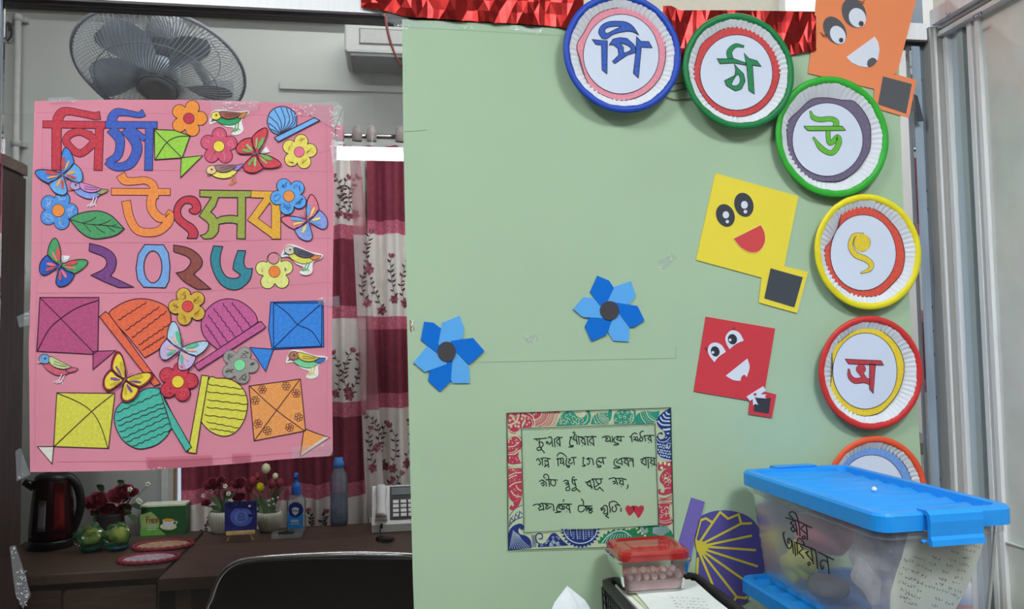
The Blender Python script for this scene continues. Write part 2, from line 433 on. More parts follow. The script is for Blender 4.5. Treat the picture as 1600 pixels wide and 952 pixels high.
for seg in ([(56, 176), (300, 178), (520, 182)], [(62, 262), (300, 267), (519, 268)], [(58, 380), (300, 378), (519, 372)], [(497, 240), (521, 233)], [(58, 458), (300, 456), (518, 441)], [(66, 200), (64, 420), (57, 460), (54, 725)], [(510, 180), (512, 420), (510, 700)], [(90, 722), (300, 719), (516, 703)]):
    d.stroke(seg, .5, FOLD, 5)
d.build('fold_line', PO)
def letter(strokes, rgb, fr_, sc, L=6, lab=None, ink=INK):
    return D2().letter(strokes, cray(rgb), L, ink=ink, o=1.0, fr_=fr_, sc=sc).build('letter', PO, lab)
RED = (188, 48, 62)
letter([([(163, 263), (740, 270)], 60), ([(288, 250), (287, 688)], 84),
        ([(300, 265), (303, 205), (345, 150), (410, 142), (490, 157), (570, 172), (640, 187), (690, 180)], [90, 88, 78, 62, 58, 58, 62, 68]),
        ([(688, 285), (673, 690)], 72), ([(380, 432), (412, 358), (505, 332), (602, 376), (636, 424), (505, 535)], 62, True), ([(590, 345), (680, 440)], 45), ([(560, 500), (650, 450)], 40)], RED, fA, 5.95, lab='red paper letter at the start of the title')
letter([([(745, 268), (1222, 270)], 58), ([(802, 270), (808, 200), (855, 152), (960, 160), (1050, 176), (1098, 156)], [90, 84, 68, 48, 46, 62]),
        ([(795, 305), (868, 390), (878, 470), (850, 560), (762, 612)], [90, 84, 74, 72, 44]),
        ([(930, 305), (1000, 390), (1035, 470), (1025, 545), (975, 625), (900, 658), (820, 652), (752, 612)], [100, 92, 88, 86, 84, 72, 70, 48]),
        ([(985, 305), (1110, 400)], 48), ([(1152, 270), (1142, 690)], 70)], (54, 84, 176), fA, 5.95, lab='blue paper letter beside the red letter')
letter([([(884, 733), (925, 788), (1020, 792), (1110, 785), (1178, 820), (1197, 880), (1195, 950)], [86, 72, 62, 62, 68, 74, 76]),
        ([(800, 890), (1342, 893)], 58), ([(1188, 900), (1168, 985), (1178, 1060), (1240, 1130), (1300, 1140)], [84, 82, 80, 78, 60]),
        ([(934, 978), (966, 1130), (1050, 1254), (1220, 1262), (1322, 1180), (1334, 1110), (1310, 1090)], [78, 74, 72, 72, 80, 84, 66])], (238, 132, 62), fA, 5.95, lab='orange paper letter')
def cutp(name, pts, rgb, L=6, sm=False, holes=(), lab=None, w=1.5, ink=INK, extra=None, parent=None, back=4):
    d = D2(); m = cray(rgb)
    d.shape(pts, m, L, ink=ink, w=w, sm=sm, holes=holes, back=back)
    if extra: extra(d, L + 2)
    return d.build(name, parent or PO, lab)
cutp('letter', fE([(60, 260), (75, 210), (110, 165), (160, 142), (215, 140), (258, 165), (283, 215), (282, 260), (250, 287), (215, 288), (190, 270), (190, 248, 1), (215, 235), (205, 210), (180, 200), (150, 205), (122, 240), (118, 275), (130, 310), (170, 345), (220, 375), (252, 415), (262, 450), (252, 490, 1), (170, 490, 1), (185, 455), (165, 425), (110, 380), (65, 330)]), (192, 50, 66), sm=True, lab='small red curled letter')
cutp('letter', fE([(276, 90), (702, 95), (702, 148), (655, 150), (652, 494), (582, 492), (584, 370), (545, 362), (490, 362), (435, 372), (430, 430), (410, 462), (380, 490), (310, 495), (280, 465), (318, 455), (345, 425), (350, 375), (330, 350), (270, 305), (370, 150), (276, 145)]), (146, 158, 62), holes=[fE([(430, 152), (588, 152), (588, 305), (545, 298), (500, 300), (450, 308), (415, 325), (400, 300), (366, 270), (405, 225)])], lab='olive green paper letter')
letter([([(702, 124), (900, 130)], 52), ([(846, 150), (714, 332), (905, 470)], 58, False, True), ([(862, 160), (905, 220)], 50), ([(907, 150), (906, 492)], 70)], (224, 164, 52), fE, 5.289, L=8, lab='amber paper letter')
cutp('letter', fD([(530, 532, 1), (640, 560), (720, 610), (750, 680), (735, 750), (700, 800, 1), (895, 893, 1), (770, 897, 1), (655, 850), (540, 795, 1), (640, 745), (670, 690), (640, 640), (525, 595, 1)]), (112, 58, 124), sm=True, lab='purple paper numeral two')
cutp('letter', fD([(985, 540), (1140, 543), (1180, 610), (1193, 720), (1185, 840), (1155, 898), (975, 893), (925, 830), (912, 740), (930, 620)]), (112, 158, 214), sm=False,
     holes=[fD([(1052 + 75 * cos(a), 725 + 132 * sin(a)) for a in [2 * pi * i / 28 for i in range(28)]])], lab='light blue paper numeral zero')
cutp('letter', fE([(60, 545, 1), (170, 565), (250, 610), (295, 670), (285, 725), (225, 785, 1), (368, 908, 1), (255, 912, 1), (150, 850), (80, 775, 1), (150, 755), (200, 690), (170, 640), (60, 600, 1)]), (132, 66, 56), sm=True, lab='brown paper numeral two')
cutp('letter', fE([(388, 552, 1), (465, 557, 1), (445, 640), (450, 730), (490, 800), (540, 820), (590, 815), (612, 790, 1), (550, 745, 1), (560, 680), (590, 590, 1), (655, 592, 1), (640, 680), (660, 735), (712, 740, 1), (690, 830), (620, 900), (540, 915), (450, 870), (390, 770), (365, 660)]), (42, 126, 142), sm=True, lab='teal paper numeral six')

# flowers: five round petals round a disc
def flower(cx, cy, d_, r, rot, rgb, crgb, rc, lab, L=6, scrib=None, ink=INK):
    d = D2(); a0 = [radians(rot + 72 * k) for k in range(5)]
    for a in a0: d.disc((cx + d_ * cos(a), cy - d_ * sin(a)), r + 1.1, ink, L, back=4)
    d.disc((cx, cy), d_, ink, L)
    for a in a0: d.disc((cx + d_ * cos(a), cy - d_ * sin(a)), r, cray(rgb), L + 1)
    d.disc((cx, cy), d_ - .5, cray(rgb), L + 1)
    rnd = random.Random(int(cx * 7 + cy))
    if scrib:
        for a in a0:
            px, py = cx + d_ * cos(a), cy - d_ * sin(a); pts = []
            for k in range(9): pts.append((px + rnd.uniform(-.62, .62) * r, py + rnd.uniform(-.62, .62) * r))
            d.stroke(pts, .9, cray(scrib), L + 2)
    o = d.build('flower_cutout', PO, lab)
    c = D2(); c.disc((cx, cy), rc + .7, ink, L + 3); c.disc((cx, cy), rc, cray(crgb), L + 4)
    c.build('flower_center', o)
flower(295, 185, 18, 10.4, 72, (240, 138, 48), (186, 44, 66), 8.2, 'orange flower with dark red centre')
flower(342, 228.6, 18, 10.8, 88, (206, 76, 106), (236, 204, 66), 8.4, 'pink-red flower with yellow centre', scrib=(226, 120, 144))
flower(467.6, 237.5, 17, 10.2, 80, (230, 212, 92), (226, 106, 138), 7.8, 'yellow flower with pink centre', scrib=(226, 190, 70))
flower(91, 329, 18.6, 11.6, 70, (70, 136, 212), (240, 132, 52), 9.4, 'blue flower with orange centre at the left edge', scrib=(150, 190, 232))
flower(451.4, 306.5, 18, 10.6, 116, (86, 158, 226), (234, 138, 62), 8.4, 'sky blue flower with orange centre at the right', L=12, scrib=(40, 110, 190))
flower(428.8, 424.6, 19, 10.4, 92, (222, 222, 120), (238, 124, 50), 8.6, 'pale yellow-green flower with orange centre', scrib=(236, 236, 170))
flower(293.2, 478.8, 19, 10.6, 110, (208, 166, 56), (214, 62, 64), 8.4, 'mustard flower with red centre', L=12, scrib=(180, 130, 30))
flower(277.9, 596.8, 19.5, 11.4, 76, (200, 46, 66), (236, 202, 54), 9.2, 'crimson flower with yellow centre', L=14, scrib=(214, 84, 96))
flower(374.4, 570.5, 19, 10.2, 68, (150, 146, 140), (122, 216, 154), 8.6, 'grey scribbled flower with green centre', L=12, scrib=(78, 76, 74), ink=M((110, 104, 104)))
d = D2(); d.disc((427.5, 404), 9.2, INK, 10); d.disc((427.5, 404), 8.2, PK, 11); d.build('petal_patch', PO, 'pink round patch over the top petal')

# butterflies
UW = [(.0, .08), (.16, .32), (.36, .55), (.58, .73), (.74, .78), (.81, .68), (.79, .47), (.72, .26), (.60, .08), (.34, .02), (.02, .0)]
LW = [(.02, .03), (.34, .03), (.60, .09), (.68, -.10), (.67, -.34), (.55, -.56), (.39, -.65), (.23, -.57), (.10, -.28)]
def butterfly(cx, cy, hx, hy, size, up, low, s1, s2, lab, L=8, flap=None, rim=None):
    h = Vector((hx, hy)).normalized(); r = Vector((-h.y, h.x))
    def T(u, v): p = Vector((cx, cy)) + r * (u * size) + h * (v * size); return (p.x, p.y)
    d = D2()
    if flap: d.poly([T(*q) for q in flap], M((226, 226, 232), .8), L - 1)
    for s in (1, -1):
        for W_, c in ((UW, up), (LW, low)):
            q = cr([T(s * u, v) for u, v in W_], True, 4); d.poly(q, cray(rim or c), L, back=4); d.stroke(q, 1.25, INK, L + 2, closed=True, sm=False)
            if rim:
                k = .8; m = (.38, .42) if W_ is UW else (.34, -.26)
                d.poly(cr([T(s * (m[0] + (u - m[0]) * k), m[1] + (v - m[1]) * k) for u, v in W_], True, 4), cray(c), L + 1)
        for (u0, v0, u1, v1, w, c) in ((.12, .16, .46, .52, .16, s1), (.18, .10, .54, .28, .09, s2), (.14, -.06, .46, -.2, .12, s2), (.12, -.12, .33, -.42, .11, s1)):
            d.stroke([T(s * u0, v0), T(s * (u0 + u1) / 2, (v0 + v1) / 2), T(s * u1, v1)], [w * size * .35, w * size, w * size * .7], cray(c), L + 3)
    o = d.build('butterfly_cutout', PO, lab)
    b = D2(); b.stroke([T(0, .16), T(0, 0), T(0, -.28)], [1.6, 2.8, .9], M((120, 90, 116), .8), L + 5)
    b.stroke([T(0, .14), T(.05, .3), T(.13, .4)], .6, M((90, 60, 80)), L + 5); b.stroke([T(0, .14), T(-.05, .3), T(-.13, .4)], .6, M((90, 60, 80)), L + 5)
    b.build('body', o)
butterfly(98, 273.5, -.62, -.78, 40, (60, 132, 214), (96, 164, 224), (196, 70, 70), (230, 160, 84), 'blue butterfly beside the red letter', L=12)
butterfly(399, 240, .93, -.37, 40, (208, 62, 72), (208, 66, 74), (110, 168, 84), (150, 180, 110), 'red and green butterfly', flap=[(.1, .1), (.15, .55), (-.1, .5)], L=12)
butterfly(93, 416, .58, -.82, 41, (64, 152, 92), (36, 82, 178), (206, 76, 72), (226, 110, 120), 'green and blue butterfly over a white scrap', flap=[(.2, .02), (.1, .55), (-.3, .3)])
butterfly(481.5, 346, -.62, -.78, 39, (218, 116, 134), (134, 152, 220), (96, 160, 226), (234, 214, 110), 'pink and lilac butterfly at the right edge')
butterfly(281.7, 546.5, .52, -.86, 42, (178, 204, 224), (196, 174, 218), (82, 184, 140), (240, 176, 150), 'pale blue and lilac butterfly', L=16)
butterfly(194, 595, .54, -.84, 43, (236, 208, 56), (238, 210, 58), (196, 170, 40), (116, 70, 140), 'dark red and yellow butterfly', L=16, rim=(158, 36, 48))

# birds, all facing left
def bird(head, tail, bk, hd, wing, belly, tl, leg, lab, L=8, white=True):
    o_ = Vector(head); x = Vector(tail) - o_; y = Vector((-x.y, x.x))
    x0 = x.normalized(); S = x.length
    x = Vector((cos(atan2(x0.y, x0.x) + .07), sin(atan2(x0.y, x0.x) + .07))) * S; y = Vector((-x.y, x.x))
    if y.y < 0: y = -y
    def T(u, v): p = o_ + x * u + y * v; return (p.x, p.y)
    TT = lambda l: [T(*p) for p in l]
    d = D2(); wm = M((228, 226, 224), .8)
    out = [(-.17, .0), (-.1, -.14), (.05, -.19), (.3, -.17), (.62, -.1), (1.03, -.1), (1.0, .04), (.8, .2), (.84, .5), (.66, .64), (.46, .6), (.55, .42), (.3, .36), (.02, .2), (-.2, .26)]
    if white: d.poly(cr(TT(out), True, 3), wm, L, back=4)
    d.shape(TT([(.0, .14), (.1, .06), (.7, .0), (.88, -.0), (.8, .14), (.66, .26), (.48, .32), (.28, .3), (.12, .24)]), cray(belly), L + 1, w=.8, sm=True)
    d.shape(TT([(.68, -.03), (1.0, -.06), (.97, .02), (.84, .12), (.7, .12)]), cray(tl), L + 2, w=.8)
    for a in (.52, .6): d.stroke(TT([(a + .1, .24), (a + .06, .44), (a - .06, .54)]), 1.5, cray(leg), L + 2); d.stroke(TT([(a + .06, .42), (a + .14, .5)]), 1.1, cray(leg), L + 2)
    d.shape(TT([(-.15, .02), (-.1, -.1), (.02, -.14), (.14, -.1), (.16, .04), (.06, .12), (-.08, .12)]), cray(hd), L + 3, w=.8, sm=True)
    d.poly(TT([(-.1, .08), (.0, .12), (-.17, .19)]), cray(bk), L + 3)
    d.disc(T(.02, -.02), 1.5, BLK, L + 5, n=10)
    o = d.build('bird_cutout', PO, lab)
    D2().shape(TT([(.13, -.12), (.36, -.11), (.62, -.07), (.78, -.03), (.64, .08), (.46, .12), (.28, .1), (.16, .02)]), cray(wing), L + 5, w=.8, sm=True).stroke(TT([(.3, .04), (.5, .03), (.7, -.01)]), .6, INK, L + 7).stroke(TT([(.28, -.03), (.48, -.03), (.66, -.04)]), .5, INK, L + 7).build('wing', o)
bird((337, 181), (386.5, 174.5), (110, 70, 60), (226, 206, 86), (150, 82, 66), (40, 152, 88), (204, 120, 50), (60, 150, 70), 'green bird with yellow head and brown wing')
bird((330, 266), (379, 255), (120, 96, 84), (234, 198, 140), (150, 110, 110), (234, 220, 92), (150, 120, 190), (200, 130, 60), 'yellow bird with brown and violet wing', white=False)
bird((117, 290), (169, 295.5), (200, 90, 96), (178, 150, 200), (206, 128, 186), (124, 146, 214), (150, 150, 96), (214, 214, 220), 'lilac and blue bird', white=False)
bird((452, 391), (502, 399), (46, 128, 150), (206, 198, 176), (78, 78, 88), (216, 208, 84), (222, 130, 62), (86, 160, 76), 'yellow bird with black wing and white paper edge', L=14)
bird((69, 561), (122, 575.5), (206, 170, 168), (96, 154, 208), (190, 204, 140), (198, 84, 104), (198, 96, 116), (220, 210, 214), 'red bird with blue head', white=False)
bird((458.5, 556), (509, 559), (170, 80, 84), (168, 108, 86), (214, 196, 70), (116, 204, 146), (50, 106, 190), (214, 200, 80), 'green bird with brown head and yellow wing')

# kites
def kite(sq, rgb, tail, trgb, lines, lab, L=6, w=1.4, extra=None, ink=INK):
    d = D2(); d.shape(sq, cray(rgb), L, w=w, ink=ink, back=4)
    for l in lines: d.stroke(l, w * .9, ink, L + 2)
    if extra: extra(d, L + 2)
    o = d.build('kite_cutout', PO, lab)
    D2().shape(tail, cray(trgb), L + 1, w=w, ink=ink, back=4).build('kite_tail', o)
kite(fA([(1197, 312), (1380, 318), (1530, 370), (1455, 575), (1200, 592)]), (146, 200, 62), fC([(138, 572), (335, 552), (130, 755)]), (146, 200, 62), [fA([(1200, 320), (1450, 570)]), fA([(1205, 590), (1310, 435), (1410, 380), (1530, 372)])], 'light green kite in the top row', L=8)
kite(fF([(118, 132), (605, 132), (597, 572), (560, 602), (92, 577)]), (176, 70, 116), fF([(558, 578), (745, 570), (556, 728)]), (176, 70, 116), [fF([(120, 135), (290, 305), (565, 590)]), fF([(95, 575), (190, 400), (290, 305), (430, 215), (600, 155)])], 'magenta kite at the left', w=1.5)
kite(fG([(862, 170), (1295, 160), (1300, 540), (875, 562), (845, 400)]), (44, 124, 214), fG([(690, 545), (885, 560), (820, 745)]), (44, 124, 214), [fG([(888, 178), (1285, 176)]), fG([(1285, 176), (1282, 535)]), fG([(1282, 535), (885, 550)]), fG([(885, 175), (885, 552)]), fG([(1290, 175), (1085, 355), (890, 545)]), fG([(890, 178), (1000, 260), (1085, 355), (1200, 410), (1282, 535)])], 'bright blue kite at the right', ink=M((16, 40, 92), .7))
def dash(d, L): pass
kite(fH([(258, 285), (738, 290), (685, 745), (232, 730)]), (212, 206, 66), fH([(97, 730), (232, 730), (218, 872)]), (216, 214, 200), [fH([(725, 295), (545, 440), (235, 730)]), fH([(265, 290), (430, 360), (545, 440), (620, 560), (680, 745)])], 'yellow kite with white tail at the lower left')
def minif(d, L):
    for i, p in enumerate(fI([(793, 258), (990, 230), (1073, 290), (733, 348), (757, 540), (835, 600), (1018, 572), (1093, 487)])):
        for k in range(6):
            a = 2 * pi * k / 6 + i; d.stroke([(p[0] + 4.4 * cos(a) + 2.4 * cos(b), p[1] + 4.4 * sin(a) + 2.4 * sin(b)) for b in [2 * pi * j / 7 for j in range(7)]], .7, INK, L, closed=True, sm=False)
        d.disc(p, 2.6, INK, L, n=12); d.disc(p, 2.0, cray((196, 84, 70) if i % 2 == 0 else (214, 140, 90)), L + 1, n=12)
kite(fI([(683, 230), (1108, 172), (1150, 600), (725, 683)]), (234, 150, 78), fI([(1135, 600), (1155, 587), (1240, 620), (1345, 655), (1105, 810)]), (232, 150, 72), [fI([(690, 232), (910, 430), (1140, 598)]), fI([(1100, 180), (910, 430), (725, 683)])], 'orange kite with small drawn flowers', extra=minif)
d = D2(); d.poly(fI([(1345, 655), (1310, 648), (1120, 785), (1105, 810)]), M((206, 196, 190), .8), 10); d.build('paper_edge', PO, 'white edge of the orange kite tail')

# winter caps / hand fans
def wavy(a, b, n, amp):
    a = Vector(a); b = Vector(b); t = b - a; nn = Vector((-t.y, t.x)).normalized(); out = []
    for i in range(n * 2 + 1): p = a + t * (i / (2 * n)) + nn * (amp if i % 2 else -amp); out.append((p.x, p.y))
    return out
def fan(dome, handle, rgb, lines, lab, L=8, ink=INK):
    d = D2(); d.shape(dome, cray(rgb), L, ink=ink, w=1.4, sm=True, back=4, n=4)
    for l in lines: d.stroke(l, 1.05, ink, L + 2, n=3)
    o = d.build('hand_fan_cutout', PO, lab)
    D2().shape(handle, cray(rgb), L + 3, ink=ink, w=1.4, back=4).build('handle', o)
fan(fF([(690, 280), (770, 195), (880, 150), (980, 143), (1080, 165), (1165, 210), (1200, 290), (1195, 370), (1165, 470), (1100, 560), (985, 630, 1), (840, 450, 1)]), fF([(610, 290), (660, 248), (690, 270), (1115, 845), (1060, 865)]), (226, 96, 62),
    [wavy(*fF([a, b]), 6, .9) for a, b in (((765, 320), (1000, 170)), ((825, 405), (1105, 210)), ((880, 465), (1165, 245)), ((935, 525), (1190, 350)), ((965, 568), (1150, 450)))], 'orange ribbed hand fan')
fan(fG([(430, 568, 1), (350, 500), (300, 430), (288, 360), (300, 280), (360, 205), (430, 160), (510, 143), (600, 160), (680, 210), (735, 270), (757, 335, 1)]), fG([(765, 335), (782, 330), (820, 375), (800, 395), (265, 735), (230, 690)]), (190, 84, 140),
    [wavy(*fG([a, b]), 6, .9) for a, b in (((540, 175), (700, 375)), ((465, 180), (640, 420)), ((388, 220), (575, 465)), ((345, 275), (510, 505)), ((325, 355), (450, 540)))], 'magenta ribbed hand fan')
fan(fH([(1110, 250, 1), (1020, 245), (940, 280), (830, 340), (760, 400), (733, 480), (745, 570), (790, 660), (850, 715), (930, 748), (1010, 740), (1090, 710), (1160, 650), (1200, 588, 1), (1255, 545, 1)]), fH([(1100, 240), (1118, 250), (1150, 350), (1260, 540), (1370, 735), (1325, 772), (1205, 575)]), (66, 178, 156),
    [wavy(*fH([a, b]), 6, 1.0) for a, b in (((750, 450), (1115, 285)), ((752, 520), (1150, 362)), ((765, 560), (1165, 395)), ((778, 610), (1185, 437)), ((805, 660), (1205, 470)), ((830, 695), (1230, 520)), ((885, 728), (1200, 590)))], 'teal ribbed hand fan')
fan(fI([(345, 180), (420, 165), (520, 172), (600, 215), (650, 280), (672, 370), (655, 480), (610, 570), (550, 625), (480, 645), (400, 625), (330, 575), (280, 515, 1)]), fI([(292, 140), (350, 147), (340, 205), (285, 525), (245, 787), (178, 778)]), (216, 210, 70),
    [wavy(*fI([a, b]), 4, .7) for a, b in (((345, 215), (630, 255)), ((335, 278), (660, 308)), ((338, 343), (668, 382)), ((330, 405), (665, 437)), ((315, 468), (640, 508)), ((330, 525), (595, 577)), ((360, 580), (560, 610)))], 'yellow ribbed hand fan', L=6)
fan(fC([(1050, 360, 1), (1000, 345), (960, 310), (935, 250), (945, 180), (985, 125), (1050, 97), (1120, 105), (1175, 140), (1205, 190), (1205, 280, 1)]), fC([(1000, 385), (1370, 200), (1420, 225), (1035, 425)]), (110, 172, 230),
    [fC([(1060, 355), (a[0], a[1]), b]) for a, b in (((1000, 320), (965, 305)), ((1000, 290), (945, 250)), ((1030, 260), (955, 190)), ((1060, 240), (1000, 125)), ((1100, 230), (1060, 105)), ((1140, 230), (1110, 110)), ((1170, 240), (1150, 130)), ((1185, 260), (1185, 165)))], 'light blue ribbed hand fan')
# leaf
def veins(d, L):
    d.stroke(fD([(360, 330), (480, 365), (600, 378), (700, 385), (815, 410)]), .9, INK, L)
    for a, b, c in (((470, 362), (530, 345), (580, 315)), ((480, 370), (510, 400), (540, 435)), ((560, 375), (600, 410), (655, 445)), ((600, 378), (660, 360), (705, 335)), ((670, 385), (700, 410), (740, 435)), ((710, 388), (730, 380), (750, 375))):
        d.stroke(fD([a, b, c]), .8, INK, L)
cutp('leaf_cutout', fD([(360, 330, 1), (440, 285), (560, 262), (640, 270), (720, 310), (815, 410, 1), (740, 465), (600, 492), (520, 480), (440, 425)]), (66, 146, 90), sm=True, lab='green leaf with drawn veins', extra=veins, L=8)
# tape on the poster
def tape(pts, parent, gl=(), L=20, m=None, lab=None):
    d = D2(); d.poly(pts, m or TAPE, L)
    rnd = random.Random(int(pts[0][0] * 13 + pts[0][1]))
    for x, y, w, h in gl:
        for k in range(max(1, int(w * h / 22))):
            a = (x + rnd.uniform(0, w), y + rnd.uniform(0, h)); t = rnd.uniform(0, 3.1); l = rnd.uniform(1.5, 5)
            d.stroke([a, (a[0] + l * cos(t), a[1] + l * sin(t) * .7)], [rnd.uniform(.6, 1.6), .3], GLINT, L + 1)
    return d.build('tape_strip', parent, lab)
PTAPE = see('pink_tape', rgb=(196, 96, 116), fac=.4, rough=.25, gloss=.15, ior=1.5)
tape([(75, 153), (110, 151), (124, 158), (76, 161)], PO, [(78, 153, 40, 5)])
tape([(328, 156), (405, 158), (402, 173), (330, 171)], PO, [(345, 158, 50, 12)])
tape([(455, 163), (523, 158), (535, 168), (522, 200), (500, 188)], PO, [(455, 164, 35, 16), (515, 165, 18, 30)])
tape([(516, 225), (537, 170), (536, 240), (520, 262)], PO, [(517, 175, 10, 70)])
tape([(228, 715), (331, 711), (332, 727), (230, 734)], PO, [(232, 728, 30, 5)], m=PTAPE)
tape([(362, 709), (392, 708), (392, 723), (363, 724)], PO, m=PTAPE)
tape([(455, 700), (520, 690), (520, 712), (456, 716)], PO, [(456, 713, 10, 3), (498, 694, 8, 4)])
tape([(495, 468), (530, 462), (531, 480), (498, 476)], PO, [(496, 464, 12, 8)])
tape([(26, 495), (46, 486), (47, 508), (30, 512)], PO, [(32, 488, 12, 10)])
tape([(24, 705), (32, 700), (48, 742), (26, 752)], PO, [(26, 738, 12, 10)])
# ------------------------------------------------------------------ the green sheet with its drawn frame and handwriting
BO = thing('display_board', 'light green paper sheet taped up as a display background', 'display board', (.55, 0, .5))
GRN = M((167, 191, 160), .8, var=.025, sc=4, spec=.12)
d = D2()
zl = aty(640, 700, 0)
me_pts = [(628, 30), (760, 36), (880, 44), (1000, 50), (1200, 62), (1404, 68), (1407, 200), (1412, 330), (1424, 520), (1437, 690), (1445, 800), (1460, 1040), (650, 1040), (645, 900), (640, 700), (634, 400), (630, 200)]
d.poly(me_pts, GRN, 4, back=0)
d.build('paper_sheet', BO)
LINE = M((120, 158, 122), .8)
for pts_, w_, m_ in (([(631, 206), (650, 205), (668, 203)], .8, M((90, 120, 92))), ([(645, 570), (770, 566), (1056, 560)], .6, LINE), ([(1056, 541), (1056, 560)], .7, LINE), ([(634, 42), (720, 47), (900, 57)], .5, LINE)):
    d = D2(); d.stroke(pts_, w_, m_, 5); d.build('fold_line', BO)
# drawn border
MR = M((178, 58, 82), .75, var=.1, sc=200); MT = M((40, 140, 116), .75, var=.1, sc=200); MN = M((34, 50, 116), .75, var=.1, sc=200); MG = M((30, 122, 76), .75, var=.1, sc=200)
CRM = M((206, 206, 172), .8, var=.03); LBL = M((186, 206, 214), .8, var=.03)
f1 = fr(785, 632, 9.52); f2 = fr(915, 625, 9.517); f3 = fr(785, 730, 7.05); f4 = fr(915, 720, 6.566)
d = D2(); rnd = random.Random(5)
OUT = [(792, 646), (1048, 637.5), (1053, 845), (1053.5, 853), (794.3, 860)]; INN = [(814.8, 670), (1023.6, 662.5), (1029.5, 821.5), (819, 833)]
d.poly(OUT, M((184, 198, 162), .8, var=.03), 5, holes=[INN])
GI = M((28, 48, 42), .7)
d.stroke(OUT, 1.2, GI, 14, closed=True, sm=False); d.stroke(INN, 1.0, GI, 14, closed=True, sm=False)
def arc(f, c, r, a0, a1, w, m, L, ry=None, n=10):
    ry = ry or r
    d.stroke(f([(c[0] + r * cos(radians(a0 + (a1 - a0) * i / n)), c[1] + ry * sin(radians(a0 + (a1 - a0) * i / n))) for i in range(n + 1)]), w, m, L, sm=False)
def wedge(f, c, r0, r1, a0, a1, m, L, n=14):
    o_ = [(c[0] + r1 * cos(radians(a0 + (a1 - a0) * i / n)), c[1] + r1 * sin(radians(a0 + (a1 - a0) * i / n))) for i in range(n + 1)]
    i_ = [(c[0] + r0 * cos(radians(a1 + (a0 - a1) * i / n)), c[1] + r0 * sin(radians(a1 + (a0 - a1) * i / n))) for i in range(n + 1)]
    d.poly(f(o_ + i_), m, L)
def dots(f, box, n, m, L, r=.8, ok=None):
    k = 0
    while k < n:
        p = (rnd.uniform(box[0], box[2]), rnd.uniform(box[1], box[3])); k += 1
        if ok and not ok(p): continue
        q = f([p])[0]; d.disc(q, rnd.uniform(.5, 1) * r, m, L, ry=rnd.uniform(.5, 1) * r, rot=rnd.uniform(0, 3), n=7)
# top left red
d.poly(f1([(74, 138), (240, 130), (350, 130), (340, 200), (290, 290), (285, 345), (250, 400), (180, 440), (120, 425), (85, 370), (80, 250)]), MR, 6)
for r in (150, 165): arc(f1, (85, 150), r, -5, 95, 1.1, CRM, 7)
for p in ((120, 160), (170, 215), (290, 215), (245, 275), (195, 320), (300, 160), (240, 330), (130, 330), (205, 265), (335, 180), (110, 240), (150, 180)):
    d.disc(f1([p])[0], 1.9, CRM, 7, ry=2.3, n=9); d.disc(f1([p])[0], .8, MR, 8, n=7)
arc(f1, (180, 330), 90, 20, 160, 1.1, CRM, 7); dots(f1, (95, 160, 230, 270), 22, CRM, 7)
# red fan arcs on the top band
d.poly(f1([(345, 128), (855, 98), (840, 200), (800, 318), (290, 352), (345, 260)]), MR, 6)
for r, w in ((120, 1.5), (220, 1.3), (320, 1.6), (372, 1.4)): arc(f1, (470, 110), r, 5, 100 if r < 300 else 62, w, CRM, 7)
for r0, r1, n in ((135, 205, 11), (235, 305, 16), (330, 365, 16)):
    for i in range(n):
        a = radians(4 + (88 if r0 < 200 else 62 if r0 < 300 else 38) * i / n); d.stroke(f1([(470 + r0 * cos(a), 110 + r0 * sin(a)), (470 + r1 * cos(a), 110 + r1 * sin(a))]), .8, CRM, 7)
arc(f1, (330, 270), 150, -90, 30, 1.5, CRM, 7); arc(f1, (330, 290), 120, -80, 25, .8, CRM, 7)
for p in ((385, 215), (400, 270), (365, 300), (470, 150), (500, 130)): d.disc(f1([p])[0], 1.6, CRM, 7, n=9); d.disc(f1([p])[0], .8, MR, 8, n=7)
# teal paisleys along the top
d.shape(f1([(808, 320), (840, 230), (890, 150), (960, 105), (1020, 100), (1070, 130), (1105, 180), (1160, 205), (1215, 195), (1250, 150), (1240, 100), (1300, 95), (1315, 180), (1300, 260), (1265, 300), (1100, 308)]), MT, 6, ink=MT, w=.6)
d.poly(f1([(1130, 165), (1180, 185), (1230, 165), (1235, 120), (1200, 115), (1170, 140), (1200, 155), (1190, 165)]), CRM, 7)
arc(f1, (1165, 190), 105, -60, 70, 1.2, CRM, 7)
for i, p in enumerate(((890, 215), (960, 180), (1020, 140), (985, 240), (1060, 200), (1120, 230), (1180, 230), (860, 270), (930, 270), (1050, 265), (1120, 275))):
    arc(f1, p, 24, 30 * i, 30 * i + 270, .8, CRM, 7, n=8)
dots(f1, (850, 240, 1200, 300), 26, CRM, 7, .7)
def pais(f, pts, m, inner, L=6): d.shape(f(cr(pts, True, 3)), m, L, ink=m, w=.6)
pais(f2, [(80, 360, 1), (110, 260), (180, 200), (260, 195), (330, 195), (355, 150, 1), (400, 150, 1), (400, 230), (370, 320), (330, 360, 1)], MT, 0)
arc(f2, (340, 190), 60, -20, 95, 1.4, CRM, 7, ry=150); arc(f2, (330, 200), 120, 80, 190, 1.0, CRM, 7)
for r in (60, 85): arc(f2, (330, 210), r, 80, 190, .8, CRM, 7)
for r in (175, 215): arc(f2, (330, 210), r, 115, 185, .8, CRM, 7)
for i in range(12): a = radians(85 + 100 * i / 11); d.disc(f2([(330 + 140 * cos(a), 210 + 140 * sin(a))])[0], .9, CRM, 7, n=7)
dots(f2, (230, 215, 350, 290), 12, CRM, 7, .7); dots(f2, (100, 320, 200, 350), 8, CRM, 7, .7)
pais(f2, [(430, 358, 1), (420, 260), (450, 190), (510, 155), (620, 155), (700, 150, 1), (740, 160, 1), (745, 260), (725, 350, 1)], MT, 0)
arc(f2, (600, 250), 115, -60, 70, 1.2, CRM, 7, ry=120)
